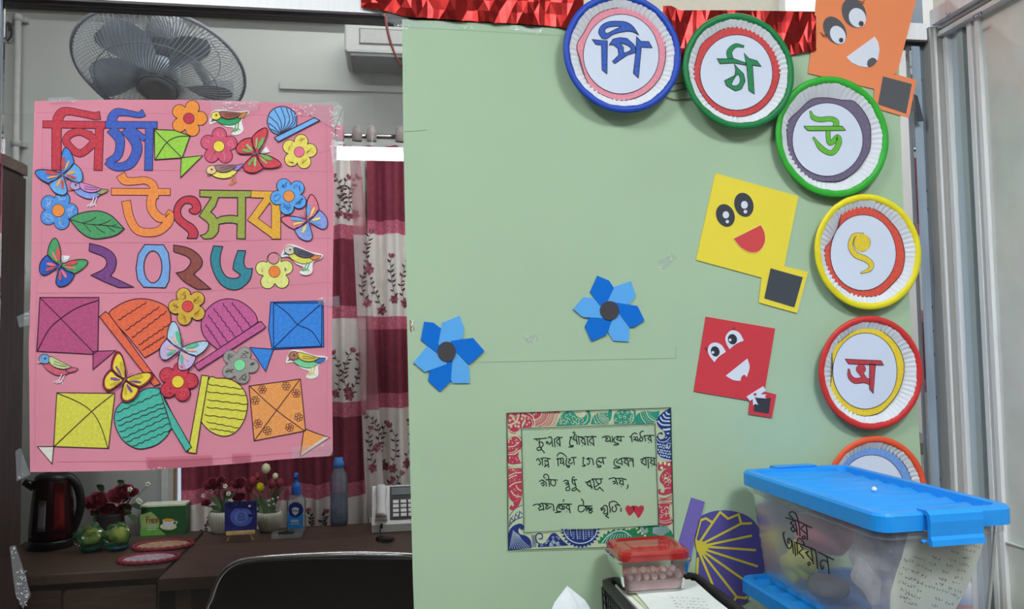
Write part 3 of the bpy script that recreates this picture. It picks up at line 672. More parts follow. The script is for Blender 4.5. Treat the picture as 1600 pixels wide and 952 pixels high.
for i, p in enumerate(((515, 250), (550, 170), (630, 190), (690, 185), (580, 260), (655, 300), (595, 335), (520, 335), (480, 190), (690, 250), (450, 300))):
    arc(f2, p, 18, 40 * i, 40 * i + 290, .9, CRM, 7, n=8)
dots(f2, (440, 180, 700, 345), 24, CRM, 7, .6)
pais(f2, [(745, 355, 1), (750, 250), (810, 190), (900, 165), (1000, 180), (1100, 165, 1), (1085, 240), (1045, 320), (1000, 345, 1)], MT, 0)
arc(f2, (1080, 140), 180, 85, 175, 1.3, CRM, 7); arc(f2, (1080, 150), 270, 110, 172, 1.0, CRM, 7)
for r in (150, 220, 245): 
    for i in range(10): a = radians(95 + 75 * i / 9); d.stroke(f2([(1080 + r * cos(a), 145 + r * sin(a)), (1080 + (r - 14) * cos(a + .05), 145 + (r - 14) * sin(a + .05))]), .6, CRM, 7)
# navy corner
pais(f2, [(1255, 125, 1), (1150, 190), (1075, 270), (1060, 330), (1090, 400), (1150, 450), (1185, 510), (1170, 570), (1110, 590), (1075, 540), (1100, 500), (1140, 520, 1), (1140, 490), (1090, 495), (1055, 560, 1), (1065, 620), (1150, 640), (1265, 600, 1), (1262, 300, 1)], MN, 0)
for a, b, c in (((1195, 175), (1215, 210), (1255, 215)), ((1150, 215), (1190, 265), (1258, 270)), ((1110, 255), (1150, 310), (1258, 320)), ((1075, 315), (1140, 370), (1260, 375))): d.stroke(f2([a, b, c]), 2.2, LBL, 8)
d.stroke(f2([(1150, 440), (1190, 445), (1262, 432)]), 3.2, LBL, 8); d.stroke(f2([(1205, 500), (1245, 500)]), 2, LBL, 8); d.stroke(f2([(1185, 570), (1210, 550)]), 1.6, LBL, 8); d.stroke(f2([(1060, 570), (1100, 620), (1190, 620), (1255, 560)]), 1.1, LBL, 8)
d.poly(f2([(1062, 625), (1150, 650), (1268, 610), (1278, 915), (1180, 895), (1100, 850), (1066, 800)]), MN, 7)
for i in range(6):
    for j in range(5):
        p = (1080 + i * 34 + (j % 2) * 14 + rnd.uniform(-5, 5), 660 + j * 40 + i * 6 + rnd.uniform(-5, 5))
        if p[0] < 1262 and p[1] < 860 + (p[0] - 1080) * .15: d.disc(f2([p])[0], 1.7, LBL, 8, ry=1.1, rot=rnd.uniform(0, 3), n=8)
arc(f2, (1240, 680), 36, 60, 330, 1.1, LBL, 9); d.stroke(f2([(1066, 820), (1130, 870), (1275, 905)]), 1.8, LBL, 8)
# right red
pais(f4, [(745, 20, 1), (745, 90), (775, 100), (800, 80), (880, 75, 1), (882, 10, 1)], MR, 0)
for p in ((770, 25), (815, 30), (780, 75), (855, 40)): d.disc(f4([p])[0], 2.2, CRM, 8, ry=2.7, n=9)
pais(f4, [(885, 80, 1), (820, 90), (770, 150), (765, 210), (800, 250), (815, 300), (800, 335), (765, 320), (775, 290, 1), (750, 300), (755, 340), (810, 355), (888, 330, 1)], MR, 0)
d.stroke(f4([(770, 300), (785, 285), (805, 300), (798, 320), (782, 318)]), 1.0, CRM, 8)
dots(f4, (785, 120, 880, 290), 34, CRM, 8, 1.2); arc(f4, (830, 150), 30, 20, 140, 1.0, CRM, 8); arc(f4, (830, 220), 34, 200, 330, 1.0, CRM, 8)
for k in range(3): d.stroke(f4([(760 - k * 6, 380 + k * 18), (810, 388 + k * 10), (885, 355 + k * 22)]), 1.2, MR, 6)
pais(f4, [(748, 440, 1), (800, 425), (888, 430, 1), (860, 500), (870, 570), (895, 620), (860, 660), (800, 665), (748, 650, 1)], MR, 0)
for i, p in enumerate(((770, 470), (790, 520), (825, 490), (815, 560), (770, 570), (850, 470), (840, 530))): arc(f4, p, 15, 60 * i, 60 * i + 250, 1.0, CRM, 8, n=8)
d.stroke(f4([(748, 440), (800, 435), (870, 440), (855, 500), (865, 570), (880, 610)]), .9, CRM, 8); d.stroke(f4([(748, 625), (810, 640), (885, 625)]), 1.1, CRM, 8); d.stroke(f4([(748, 605), (800, 620), (870, 605)]), .8, CRM, 8)
# left red
pais(f1, [(82, 530, 1), (120, 480), (200, 465), (270, 490), (290, 560), (275, 650), (240, 720), (240, 800), (275, 870, 1), (160, 890), (82, 870, 1)], MR, 0)
arc(f1, (185, 560), 92, 170, 350, 1.5, CRM, 7); d.stroke(f1([(85, 635), (180, 620), (250, 560)]), 1.3, CRM, 7); d.stroke(f1([(85, 745), (180, 740), (260, 680)]), 1.6, CRM, 7); d.stroke(f1([(90, 720), (170, 710), (230, 650)]), .8, CRM, 7)
dots(f1, (110, 510, 240, 590), 14, CRM, 7, .9); dots(f1, (95, 650, 240, 720), 12, CRM, 7, .9); dots(f1, (100, 770, 230, 860), 14, CRM, 7, .9)
pais(f3, [(65, 0, 1), (212, 0, 1), (215, 160, 1), (215, 300), (180, 420), (110, 475), (80, 450), (100, 420, 1), (120, 440), (125, 400), (80, 340), (65, 250, 1)], MR, 0)
for a, b, c in (((65, 15), (130, 5), (210, 8)), ((68, 100), (130, 70), (210, 60)), ((68, 130), (110, 105), (160, 92)), ((75, 220), (130, 180), (210, 162)), ((150, 200), (170, 240), (212, 265)), ((95, 260), (130, 310), (205, 330))): d.stroke(f3([a, b, c]), 1.5, CRM, 7)
dots(f3, (75, 15, 205, 60), 12, CRM, 7, .8); dots(f3, (110, 240, 200, 390), 24, CRM, 7, .7); dots(f3, (75, 120, 200, 165), 12, CRM, 7, .7)
# bottom left navy
d.stroke(f3([(75, 540), (140, 460), (220, 420)]), 1.0, MN, 6); d.stroke(f3([(70, 660), (130, 590), (225, 550)]), 1.3, MN, 6)
z = [(75, 640), (95, 560), (130, 600), (145, 520), (180, 560), (190, 490), (222, 520)]
d.stroke(f3(z), 1.4, MN, 6, sm=False)
for p in ((95, 615), (135, 570), (180, 530), (112, 545), (160, 500)): d.disc(f3([p])[0], 1.0, MN, 6, n=7)
pais(f3, [(68, 912, 1), (68, 740), (110, 660), (190, 625), (232, 650), (222, 690), (195, 680, 1), (205, 655, 1), (175, 690), (190, 740), (260, 760), (310, 810), (318, 890, 1)], MN, 0)
for i in range(9):
    a = i / 8; d.stroke(f3([(80 + 230 * a, 905 - 10 * a), (90 + 130 * a, 850 - 40 * a), (120 + 60 * a, 700 + 50 * a)]), .6, LBL, 7)
for k in range(4): d.stroke(f3([(318 + k * 14, 750), (335 + k * 12, 820), (325 + k * 14, 885)]), 1.0, MN, 6)
d.stroke(f3([(400, 790), (435, 790), (440, 750), (400, 730), (368, 765), (385, 830), (450, 850), (500, 800), (540, 745), (580, 735), (620, 770), (700, 860)]), 1.6, MN, 7)
d.poly(f3([(390, 885), (395, 850), (450, 850), (500, 800), (540, 745), (580, 735), (620, 770), (730, 865)]), MN, 6)
for i in range(16): p = (rnd.uniform(480, 640), rnd.uniform(765, 870)); arc(f3, p, 11, rnd.uniform(0, 300), rnd.uniform(320, 560), .8, LBL, 8, n=7) if p[1] > 1.0 * abs(p[0] - 560) + 730 else None
dots(f3, (420, 850, 690, 880), 18, LBL, 8, .8)
# bottom navy half-sun (centre about px 908,827) and green leaf
c0 = (907, 824)
pts = []
for i in range(31):
    a = radians(-2 + 184 * i / 30); r = 31.5 if i % 2 == 0 else 26; pts.append((c0[0] + r * 1.0 * cos(a), c0[1] + 4 + min(29.5, r) * .98 * sin(a)))
pts = [(max(850, p[0]), p[1]) for p in pts]; d.poly(pts, MN, 6)
arcp = lambda r, a0, a1, n=14: [(c0[0] + r * cos(radians(a0 + (a1 - a0) * i / n)), c0[1] + 2 + r * .9 * sin(radians(a0 + (a1 - a0) * i / n))) for i in range(n + 1)]
d.stroke(arcp(26, 2, 178), 1.5, LBL, 8)
for x in (-16, -6, 4, 13): d.stroke([(c0[0] + x, c0[1] + 3), (c0[0] + x * .95 + 1, c0[1] + 22 - abs(x) * .5)], 1.0, LBL, 8)
for x in (-11, -1, 8.5, -20, 18):
    for j in range(5): d.stroke([(c0[0] + x - 2, c0[1] + 5 + j * 3.2), (c0[0] + x + 2, c0[1] + 4.4 + j * 3.2)], .7, LBL, 8)
pts = f4([(130, 850), (125, 815), (150, 820), (150, 780), (180, 790), (185, 745), (215, 760), (230, 715), (255, 735), (290, 700), (310, 722), (345, 695), (355, 718), (400, 690), (410, 715), (560, 675), (700, 668), (640, 790), (300, 850)])
d.poly(pts, MG, 6)
d.stroke(f4([(165, 850), (230, 770), (320, 725), (400, 730), (470, 780)]), 1.5, LBL, 7)
for i in range(8): d.stroke(f4([(200 + i * 32, 848), (225 + i * 30, 800 - i * 2), (260 + i * 24, 755 - i)]), .8, LBL, 7)
for p in ((450, 700), (525, 695), (540, 735), (580, 750), (610, 770), (560, 720)): d.disc(f4([p])[0], 1.8, CRM, 8, n=9)
for r in (40, 26, 14): arc(f4, (605, 705), r, -30, 230, .9, LBL, 8, n=10)
pais(f4, [(640, 670, 1), (760, 668), (850, 690), (890, 760), (880, 790), (840, 770), (800, 782), (650, 780, 1)], MG, 0, L=9)
for i in range(10): a = radians(-10 + 11 * i); d.stroke(f4([(690, 690 + 6 * i), (760 + 20 * cos(a), 680 + 9.5 * i), (790 + 80 * cos(a), 695 + 8 * i)]), .55, LBL, 11)
d.build('drawn_border', BO, 'drawn border of red, teal, navy and green paisley motifs')

# handwriting
t1 = fr(825, 665, 12.69); t2 = fr(925, 660, 11.9); t3 = fr(825, 735, 11.9); t4 = fr(925, 735, 11.9)
HW = M((26, 48, 40), .7)
def write(lines, lab):
    d = D2()
    for f, w, ss in lines:
        for s_ in ss: d.stroke(f(s_), w, HW, 6, ext=.3, n=4)
    d.build('handwriting', BO, lab)
write([(t1, 1.6, [[(115, 270), (250, 262), (375, 250)], [(165, 272), (188, 305)], [(228, 262), (222, 340), (232, 400)], [(230, 338), (270, 330), (302, 365), (290, 410), (255, 438), (232, 408)], [(240, 432), (195, 438), (180, 465), (202, 495), (245, 485), (262, 450), (275, 480), (330, 545)],
    [(380, 368), (366, 335), (388, 322), (405, 350), (430, 375), (452, 338), (472, 332)], [(400, 242), (445, 225), (470, 260), (478, 340), (492, 420)], [(522, 262), (528, 350), (538, 430)], [(540, 270), (590, 228), (625, 240), (685, 238)], [(622, 245), (632, 330), (637, 415)], [(620, 255), (566, 322), (628, 385)], [(584, 400), (590, 404)],
    [(885, 135), (910, 155), (936, 140)], [(908, 116), (914, 120)], [(830, 245), (868, 225), (840, 280), (826, 360), (850, 400), (895, 398), (885, 425), (805, 425)], [(898, 240), (930, 182), (958, 188)], [(915, 200), (908, 250), (892, 272), (962, 305), (972, 370)], [(950, 232), (965, 300), (976, 372)], [(958, 215), (1020, 225), (1090, 230)], [(1002, 235), (1018, 380)],
    [(1052, 240), (1096, 262), (1056, 312), (1132, 382)], [(1110, 240), (1126, 310), (1138, 390)], [(1072, 400), (1078, 404)], [(1120, 222), (1180, 222), (1174, 260), (1182, 330), (1192, 400)], [(1190, 232), (1270, 215), (1355, 225)], [(1280, 230), (1215, 312), (1292, 372)], [(1285, 235), (1300, 320), (1306, 405)], [(1238, 390), (1244, 394)]]),
  (t2, 1.6, [[(188, 290), (230, 265), (292, 258)], [(245, 285), (288, 300), (255, 332), (268, 358), (330, 345)], [(292, 260), (332, 275), (346, 370)], [(372, 258), (385, 300), (376, 375)], [(432, 275), (405, 330), (432, 380), (492, 398), (470, 420), (405, 420)], [(450, 272), (492, 282), (458, 322), (532, 342)], [(530, 270), (546, 362)], [(450, 265), (540, 266), (600, 272)],
    [(695, 270), (732, 276), (746, 368)], [(725, 270), (760, 215), (800, 200), (836, 216)], [(770, 280), (802, 275), (814, 305), (780, 322), (850, 335)], [(830, 262), (850, 300), (860, 356)], [(902, 260), (895, 200), (925, 172), (960, 165)], [(900, 262), (945, 290), (930, 345), (890, 345), (884, 310), (912, 290)], [(970, 255), (985, 290), (996, 355)], [(955, 255), (1050, 245), (1155, 245)], [(1085, 255), (1040, 305), (1096, 342)], [(1085, 260), (1106, 375)], [(1052, 378), (1058, 382)]])],
  'first handwritten line')
write([(t1, 1.55, [[(170, 700), (186, 665), (216, 665), (225, 700), (250, 732), (236, 775), (208, 770)], [(250, 662), (280, 662), (286, 740), (291, 795)], [(255, 655), (330, 645), (445, 662)], [(330, 720), (345, 690), (365, 712), (392, 690)], [(335, 752), (350, 792), (330, 820), (402, 772)], [(390, 660), (402, 740), (410, 840)],
    [(575, 615), (600, 565), (650, 545), (710, 570), (765, 628)], [(565, 672), (590, 660), (596, 740), (601, 806)], [(638, 660), (660, 700), (638, 742), (668, 752), (702, 732)], [(600, 660), (690, 650), (702, 720), (716, 790)], [(770, 650), (754, 720), (760, 790), (792, 796), (826, 802), (808, 830), (772, 820)], [(800, 660), (842, 680), (800, 722), (842, 762), (882, 732)], [(850, 640), (900, 642), (906, 700), (921, 780)], [(880, 640), (960, 630)],
    [(1075, 645), (1110, 640), (1094, 700), (1100, 770), (1140, 792), (1118, 805), (1070, 806)], [(1160, 660), (1212, 680), (1222, 730), (1202, 770), (1170, 760)], [(1180, 650), (1270, 660), (1290, 720), (1300, 785)]]),
  (t2, 1.6, [[(130, 660), (92, 700), (84, 770), (110, 800), (166, 810), (148, 840), (92, 826)], [(115, 742), (130, 715), (160, 752), (192, 732)], [(132, 665), (195, 662), (206, 720), (221, 780)], [(200, 660), (265, 660)],
    [(470, 680), (425, 700), (409, 760), (440, 812), (520, 832), (500, 850), (402, 850)], [(515, 690), (455, 742), (535, 772)], [(510, 680), (546, 692), (561, 800)], [(600, 680), (632, 700), (600, 742), (682, 792)], [(650, 672), (670, 730), (686, 825)], [(690, 732), (722, 700), (760, 730)], [(540, 672), (650, 663), (770, 680)], [(760, 690), (772, 830)],
    [(900, 702), (936, 680), (950, 712), (918, 742), (992, 795)], [(960, 670), (1000, 690), (1002, 800)], [(1042, 680), (1050, 860)], [(950, 665), (1050, 655), (1180, 672)], [(1080, 690), (1122, 710), (1085, 752), (1162, 792)], [(1150, 680), (1166, 802)], [(1112, 813), (1118, 817)], [(1186, 793), (1196, 798)]])], 'second handwritten line')
write([(t3, 1.55, [[(320, 145), (292, 128), (300, 90), (340, 75), (380, 110), (390, 200), (401, 302)], [(210, 215), (250, 182), (292, 190)], [(240, 252), (280, 232), (302, 262), (282, 290), (262, 275)], [(270, 190), (332, 230), (342, 296)], [(325, 180), (420, 175), (550, 182)], [(430, 192), (420, 240), (450, 280), (490, 285), (516, 242), (500, 190)],
    [(660, 212), (700, 185), (742, 198)], [(690, 242), (730, 232), (740, 260), (708, 272)], [(745, 190), (756, 250), (771, 300)], [(770, 300), (720, 322), (704, 360), (740, 380), (782, 355), (766, 322)], [(865, 125), (830, 138), (820, 190), (832, 240), (882, 272)], [(820, 182), (908, 176)], [(862, 185), (882, 260), (896, 320)], [(890, 320), (832, 342), (820, 375), (860, 380), (902, 350), (905, 345), (970, 402)],
    [(1065, 215), (1100, 226), (1142, 196), (1100, 260), (1182, 312)], [(1150, 182), (1166, 260), (1186, 342)], [(1180, 172), (1216, 190), (1231, 270), (1236, 340)], [(1110, 272), (1202, 312)], [(1190, 165), (1390, 160)], [(1260, 176), (1290, 240), (1330, 252), (1361, 222), (1350, 170)], [(1330, 255), (1250, 310), (1240, 345), (1290, 360), (1330, 318), (1345, 330), (1405, 390)]]),
  (t4, 1.6, [[(310, 165), (400, 140), (432, 150)], [(385, 215), (420, 205), (432, 240), (395, 256)], [(430, 150), (456, 210), (476, 270)], [(440, 156), (540, 150), (640, 176)], [(500, 176), (542, 195), (508, 236), (582, 272)], [(570, 170), (586, 275)], [(542, 303), (548, 307)], [(665, 270), (668, 310), (645, 350)]])], 'third handwritten line')
write([(t3, 1.6, [[(95, 660), (140, 635), (232, 632)], [(200, 652), (242, 670), (198, 712), (220, 742), (282, 722)], [(240, 610), (276, 640), (296, 745)], [(320, 642), (372, 660), (328, 692), (350, 722), (402, 690), (432, 680)], [(438, 625), (470, 652), (482, 760)], [(240, 618), (350, 622), (440, 630)], [(590, 640), (545, 672), (533, 740), (560, 768), (610, 770), (565, 782), (505, 790)], [(600, 660), (568, 692), (642, 732)], [(610, 640), (640, 682), (651, 730)], [(650, 660), (682, 690), (664, 732)], [(560, 635), (680, 630), (815, 632)], [(752, 640), (708, 692), (772, 732)], [(762, 640), (786, 795)], [(718, 768), (724, 772)], [(668, 545), (654, 588)],
    [(990, 530), (1030, 582), (1030, 640)], [(930, 680), (960, 655), (1000, 656), (1062, 664)], [(938, 690), (934, 745), (975, 776), (1032, 760), (1050, 720)], [(1062, 668), (1092, 762)], [(1070, 665), (1150, 668), (1195, 662)], [(1080, 682), (1142, 722), (1080, 722)], [(1130, 680), (1142, 790)], [(1150, 702), (1196, 710), (1150, 742), (1196, 752), (1180, 790), (1140, 796)]]),
  (t4, 1.6, [[(160, 712), (202, 690), (232, 650)], [(165, 722), (202, 735), (170, 748)], [(200, 692), (242, 740), (214, 790), (240, 812), (292, 792)], [(240, 652), (280, 672), (291, 760), (292, 830)], [(292, 830), (255, 850), (315, 886)], [(320, 652), (330, 600), (400, 575), (460, 600), (490, 652)], [(320, 662), (336, 700), (341, 790)], [(430, 652), (480, 640), (530, 662)], [(388, 672), (369, 730), (400, 770), (440, 762), (456, 702), (430, 660)], [(538, 702), (540, 770)]])], 'fourth handwritten line')
HR = M((176, 52, 66), .75, var=.06)
for q in ([(630, 690), (650, 662), (680, 655), (712, 676), (742, 660), (775, 672), (782, 760), (735, 822), (695, 846), (660, 802), (624, 732)], [(760, 676), (800, 660), (832, 665), (862, 680), (900, 658), (940, 660), (966, 692), (960, 742), (920, 822), (880, 882), (850, 876), (810, 812), (778, 760)]):
    D2().poly(t4(q), HR, 6, sm=True, n=4).build('heart', BO, 'red drawn heart')
tape([(1028, 408), (1050, 396), (1058, 404), (1034, 424)], BO, [(1028, 410, 12, 14), (1044, 396, 12, 12)], L=6)
tape([(816, 526), (838, 522), (842, 532), (824, 537)], BO, [(820, 524, 18, 9)], L=6)
tape([(625, 30), (715, 36), (717, 46), (640, 45)], BO, [(628, 32, 14, 12), (718, 35, 22, 10)], L=6)
tape([(795, 38), (850, 42), (846, 52), (797, 47)], BO, [(805, 40, 8, 12), (840, 44, 6, 8)], L=6)
tape([(593, 18), (640, 24), (634, 44), (606, 34)], BO, [(615, 34, 20, 10)], L=8)
d = D2(); rr = random.Random(3)
for i in range(7): d.stroke([(640 + rr.uniform(0, 8), 506 + rr.uniform(-8, 12)) for _ in range(3)], rr.uniform(.8, 2), M((150, 126, 100)) if i % 2 else GLINT, 6)
d.build('torn_patch', BO, 'torn brownish scrap at the left edge')
o = tape([(15, 855), (24, 852), (40, 900), (48, 930), (36, 952), (24, 930)], None, [(16, 852, 8, 20), (28, 890, 16, 55)]); tag(o, 'crinkled clear tape on the glass at the bottom left corner', 'tape')
# ------------------------------------------------------------------ paper plates with letters
TOP = Matrix(((1, 0, 0, 0), (0, 0, -1, 0), (0, 1, 0, 0), (0, 0, 0, 1)))     # lathe axis -> towards the room (-y)
PLW = M((214, 217, 222), .6, var=.02, sc=30)
DISC = M((206, 214, 230), .7, var=.02, sc=12)
def plate(cx, cy, w, rim, f, ring, rcol, wc, letters, lcol, lab, YO=0):
    YR = -.022 - YO
    c = aty(cx, cy, YR); R = (aty(cx + w / 2, cy, YR) - aty(cx - w / 2, cy, YR)).length / 2
    t = thing('paper_plate', lab, 'plate', (c.x, -.0015 - YO, c.z), 'lettered paper plates on the green sheet')
    Mx = Matrix(((1, 0, 0, c.x), (0, 0, -1, -YO), (0, 1, 0, c.z), (0, 0, 0, 1)))
    prof = [(0, .0035), (.5, .0035), (.63, .0042), (.67, .0060), (.74, .0105), (.82, .0155), (.88, .0195), (.90, .0205), (.895, .0195), (.82, .0142), (.74, .0092), (.66, .0046), (.6, .0028), (0, .0016)]
    prof = [(r * R, z) for r, z in prof]
    def fl(r, z, a, j):
        return r
    mb = MB(); seg = 240; vs = []; fs = []; n = len(prof)
    for i in range(seg):
        a = 2 * pi * i / seg
        for j, (r, z) in enumerate(prof):
            k = 1 if .68 * R < r < .89 * R else 0
            zz = z + k * .0011 * sin(a * 60) * (1 if sin(a * 7 + cx) > -.7 else .4)
            vs.append((r * cos(a), r * sin(a), zz))
    for i in range(seg):
        k = (i + 1) % seg
        for j in range(n - 1): fs.append((i * n + j, k * n + j, k * n + j + 1, i * n + j + 1))
    mb.add(vs, fs, PLW, True, Mx); mb.build('dish', t)
    pr = [(.885, .0198), (.90, .0222), (.94, .0236), (.985, .0226), (1.0, .0205), (.995, .0195), (.95, .0205), (.90, .0200), (.885, .0198)]
    MB().lathe([(r * R, z) for r, z in pr], M(rim, .45, var=.08, sc=30), seg=96, mat=Mx, fn=lambda r, z, a, j: r * (1 + (.006 * sin(a * 9 + cx) + .004 * sin(a * 23)) * (1 if j in (0, 1, 8) else .12))).build('rim', t, 'coloured painted rim')
    d = D2(y=-.0128 - YO); q = f(ring); d.shape(q, cray(rcol), 0, ink=INK, w=1.0, sm=True, back=-6, n=4)
    d.build('ring', t, 'coloured paper ring')
    d = D2(y=-.0128 - YO); e = f([(wc[0] + wc[2] * cos(a) * (1 + .012 * sin(3 * a + cx)), wc[1] + wc[3] * sin(a)) for a in [2 * pi * i / 40 for i in range(40)]])
    d.shape(e, DISC, 2, ink=INK, w=.9); d.build('disc', t, 'white paper disc')
    d = D2(y=-.0128 - YO); m = cray(lcol); ik = M((40, 36, 44), .7)
    for L_ in letters:
        if L_[0] == 'p':
            hl = [cr(f(h), True, 3) for h in (L_[2] if len(L_) > 2 else [])]
            d.shape(f(L_[1]), m, 5, ink=ik, w=.9, sm=(len(L_) > 3 and L_[3]), holes=hl)
        elif L_[0] == 's': d.letter([(L_[1], L_[2])], m, 4 if not (len(L_) > 3) else L_[3], ink=ik, o=.7, fr_=f, sc=wc[4])
        else: p = f([L_[1]])[0]; d.disc(p, L_[2] / wc[4] + .7, ik, 4); d.disc(p, L_[2] / wc[4], m, 5, ry=L_[3] / wc[4] if len(L_) > 3 else None)
    d.build('letter', t)
    return t
P1 = fr(860, 0, 5.009); P2 = fr(1050, 0, 4.327); P3 = fr(1200, 100, 4.532); P4 = fr(1260, 280, 4.325); P5 = fr(1260, 480, 4.535); P6 = fr(0, 0, 1)
plate(973.5, 82, 184, (34, 72, 176), P1, [(555, 58), (650, 65), (730, 95), (800, 150), (860, 225), (895, 320), (903, 420), (890, 520), (855, 610), (800, 680), (730, 735), (640, 775), (550, 788), (470, 770), (390, 735), (320, 690), (280, 620), (250, 530), (225, 440), (208, 380), (215, 330), (260, 260), (310, 170), (370, 110), (450, 75)], (226, 138, 154), (555, 423, 296, 312, 5.009),
      [('p', [(405, 300, 1), (378, 255), (395, 205), (450, 172), (530, 165), (600, 175), (650, 210), (692, 275, 1), (650, 250), (590, 245), (500, 265), (440, 302)], [[(428, 250), (430, 225), (470, 208), (550, 205), (490, 238), (445, 260)]], True),
       ('p', [(328, 308), (447, 320), (443, 577), (405, 545), (400, 350), (355, 347)]), ('p', [(460, 350), (490, 305), (545, 293), (600, 300), (650, 345), (668, 370), (665, 410), (600, 430), (505, 497), (485, 480), (535, 430), (530, 380), (495, 350)], [[(548, 340), (600, 350), (634, 385), (576, 414), (572, 370)]]),
       ('p', [(675, 285), (708, 322), (770, 325), (797, 372), (712, 368), (690, 610), (650, 570), (670, 400)])], (46, 84, 178), 'paper plate with blue rim and pink ring round a blue letter', YO=.0115)
plate(1155.3, 110.5, 174, (26, 122, 66), P2, [(440, 180), (520, 190), (600, 230), (680, 320), (730, 430), (722, 540), (680, 650), (610, 730), (530, 775), (440, 790), (350, 770), (270, 720), (205, 640), (165, 560), (145, 490), (165, 400), (200, 300), (280, 235), (350, 195)], (200, 62, 62), (437, 490, 245, 255, 4.327),
      [('s', [(485, 315), (430, 308), (388, 350), (400, 410)], [12, 24, 34, 34]), ('p', [(305, 397), (420, 397), (500, 425), (500, 440), (420, 425), (325, 430)]),
       ('p', [(420, 430), (450, 465), (485, 500), (495, 550), (470, 600), (430, 615), (370, 580), (355, 545), (425, 510), (432, 470)], [[(445, 500), (462, 545), (440, 578), (402, 570)]]), ('p', [(487, 357), (520, 395), (575, 410), (603, 448), (545, 440), (557, 635), (520, 610), (505, 440)])], (32, 128, 76), 'paper plate with dark green rim and red ring round a green letter', YO=.0115)
plate(1301.6, 213.3, 177, (52, 168, 52), P3, [(310, 250), (420, 240), (520, 255), (610, 265), (680, 340), (720, 420), (728, 500), (720, 610), (670, 700), (620, 760), (530, 820), (440, 833), (320, 820), (240, 770), (170, 690), (145, 600), (135, 500), (140, 410), (220, 330)], (102, 92, 118), (420, 535, 250, 260, 4.532),
      [('s', [(300, 335), (320, 378), (370, 394), (440, 388), (480, 405), (482, 440)], [8, 30, 32, 30, 34, 40]), ('p', [(255, 440), (525, 440), (550, 470), (282, 472)]), ('s', [(425, 470), (430, 545), (450, 558), (492, 520), (502, 560), (470, 618), (430, 628), (372, 590), (322, 520)], [28, 28, 30, 36, 36, 36, 32, 34, 8])], (92, 178, 48), 'paper plate with bright green rim and purple-grey ring')
plate(1357.6, 393.3, 167, (244, 214, 40), P4, [(370, 188), (450, 200), (520, 240), (580, 300), (630, 370), (660, 470), (662, 550), (640, 640), (580, 710), (500, 780), (430, 795), (330, 790), (270, 750), (190, 690), (150, 620), (120, 490), (160, 425), (178, 395), (222, 310), (240, 225), (300, 200)], (214, 72, 54), (383, 497, 222, 256, 4.325),
      [('s', [(385, 372), (320, 382), (298, 450), (332, 510), (400, 540), (438, 575), (425, 612), (368, 636)], [12, 22, 30, 36, 36, 32, 24, 5]), ('d', (376, 430), 55, 60)], (226, 196, 46), 'paper plate with yellow rim and red ring round a yellow curl')
plate(1362.3, 582.5, 163, (204, 54, 52), P5, [(440, 145), (510, 155), (600, 220), (660, 300), (690, 390), (690, 470), (665, 570), (620, 650), (540, 735), (470, 765), (400, 772), (310, 745), (240, 690), (170, 600), (178, 500), (185, 400), (185, 295), (250, 235), (350, 160)], (236, 200, 42), (417, 453, 228, 270, 4.535),
      [('p', [(275, 368), (530, 380), (547, 412), (300, 403)]), ('d', (387, 440), 32, 38), ('s', [(300, 440), (308, 490), (345, 522), (410, 518), (452, 534)], [8, 26, 36, 36, 32]), ('p', [(448, 402), (490, 405), (475, 610), (448, 580)]), ('s', [(385, 465), (412, 505)], 26)], (186, 52, 62), 'paper plate with red rim and yellow ring round a red letter')
plate(1370, 770, 160, (226, 86, 52), P6, [(1362 + 65 * cos(a), 771 + 73 * sin(a)) for a in [2 * pi * i / 24 for i in range(24)]], (104, 150, 216), (1362, 772, 53, 61, 1), [('s', [(1340, 770), (1385, 772)], 8)], (70, 110, 190), 'paper plate with orange rim and blue ring half hidden behind the blue lid')

# ------------------------------------------------------------------ paper kite faces, pinwheel flowers
KY = -.0028
def kpart(name, root, fn, lab=None):
    d = D2(y=KY); fn(d); return d.build(name, root, lab)
def face(name, lab, anchor, body, tail, rgb, sq, sqc, parts):
    a = aty(*anchor, KY)
    t = thing('paper_kite', lab, 'paper kite', (a.x, -.002, a.z), 'paper kite faces on the green sheet')
    kpart('kite_body', t, lambda d: d.poly(body, pap(rgb), 2, back=-2))
    o = kpart('tail', t, lambda d: d.poly(tail, pap(rgb), 3, back=0))
    kpart('tail_patch', o, lambda d: d.poly(sq, pap(sqc), 5), 'dark square patch')
    for nm, l, fn in parts: kpart(nm, t, fn, l)
    return t
K1 = fr(1250, 0, 4.76); K2 = fr(1080, 260, 3.967); K3 = fr(1070, 480, 5.01)
EYW = pap((216, 220, 232))
GD = (86, 86, 90)
def eyeparts(f, s, dark, white, pupil, extra=None, dm=None):
    """dark/white/pupil: (cx, cy, rx, ry, rot deg)"""
    def fn(d):
        for e, m, L in ((dark, dm or pap(GD), 5), (white, EYW, 6), (pupil, pap((66, 68, 74)), 7)):
            if e:
                d.disc(f([(e[0], e[1])])[0], e[2] / s, m, L, ry=e[3] / s, rot=radians(e[4]), n=28)
        if extra: extra(d)
    return fn
def lashes(f, ls): return lambda d: [d.stroke(f(l), .8, pap((70, 50, 50)), 6) for l in ls]
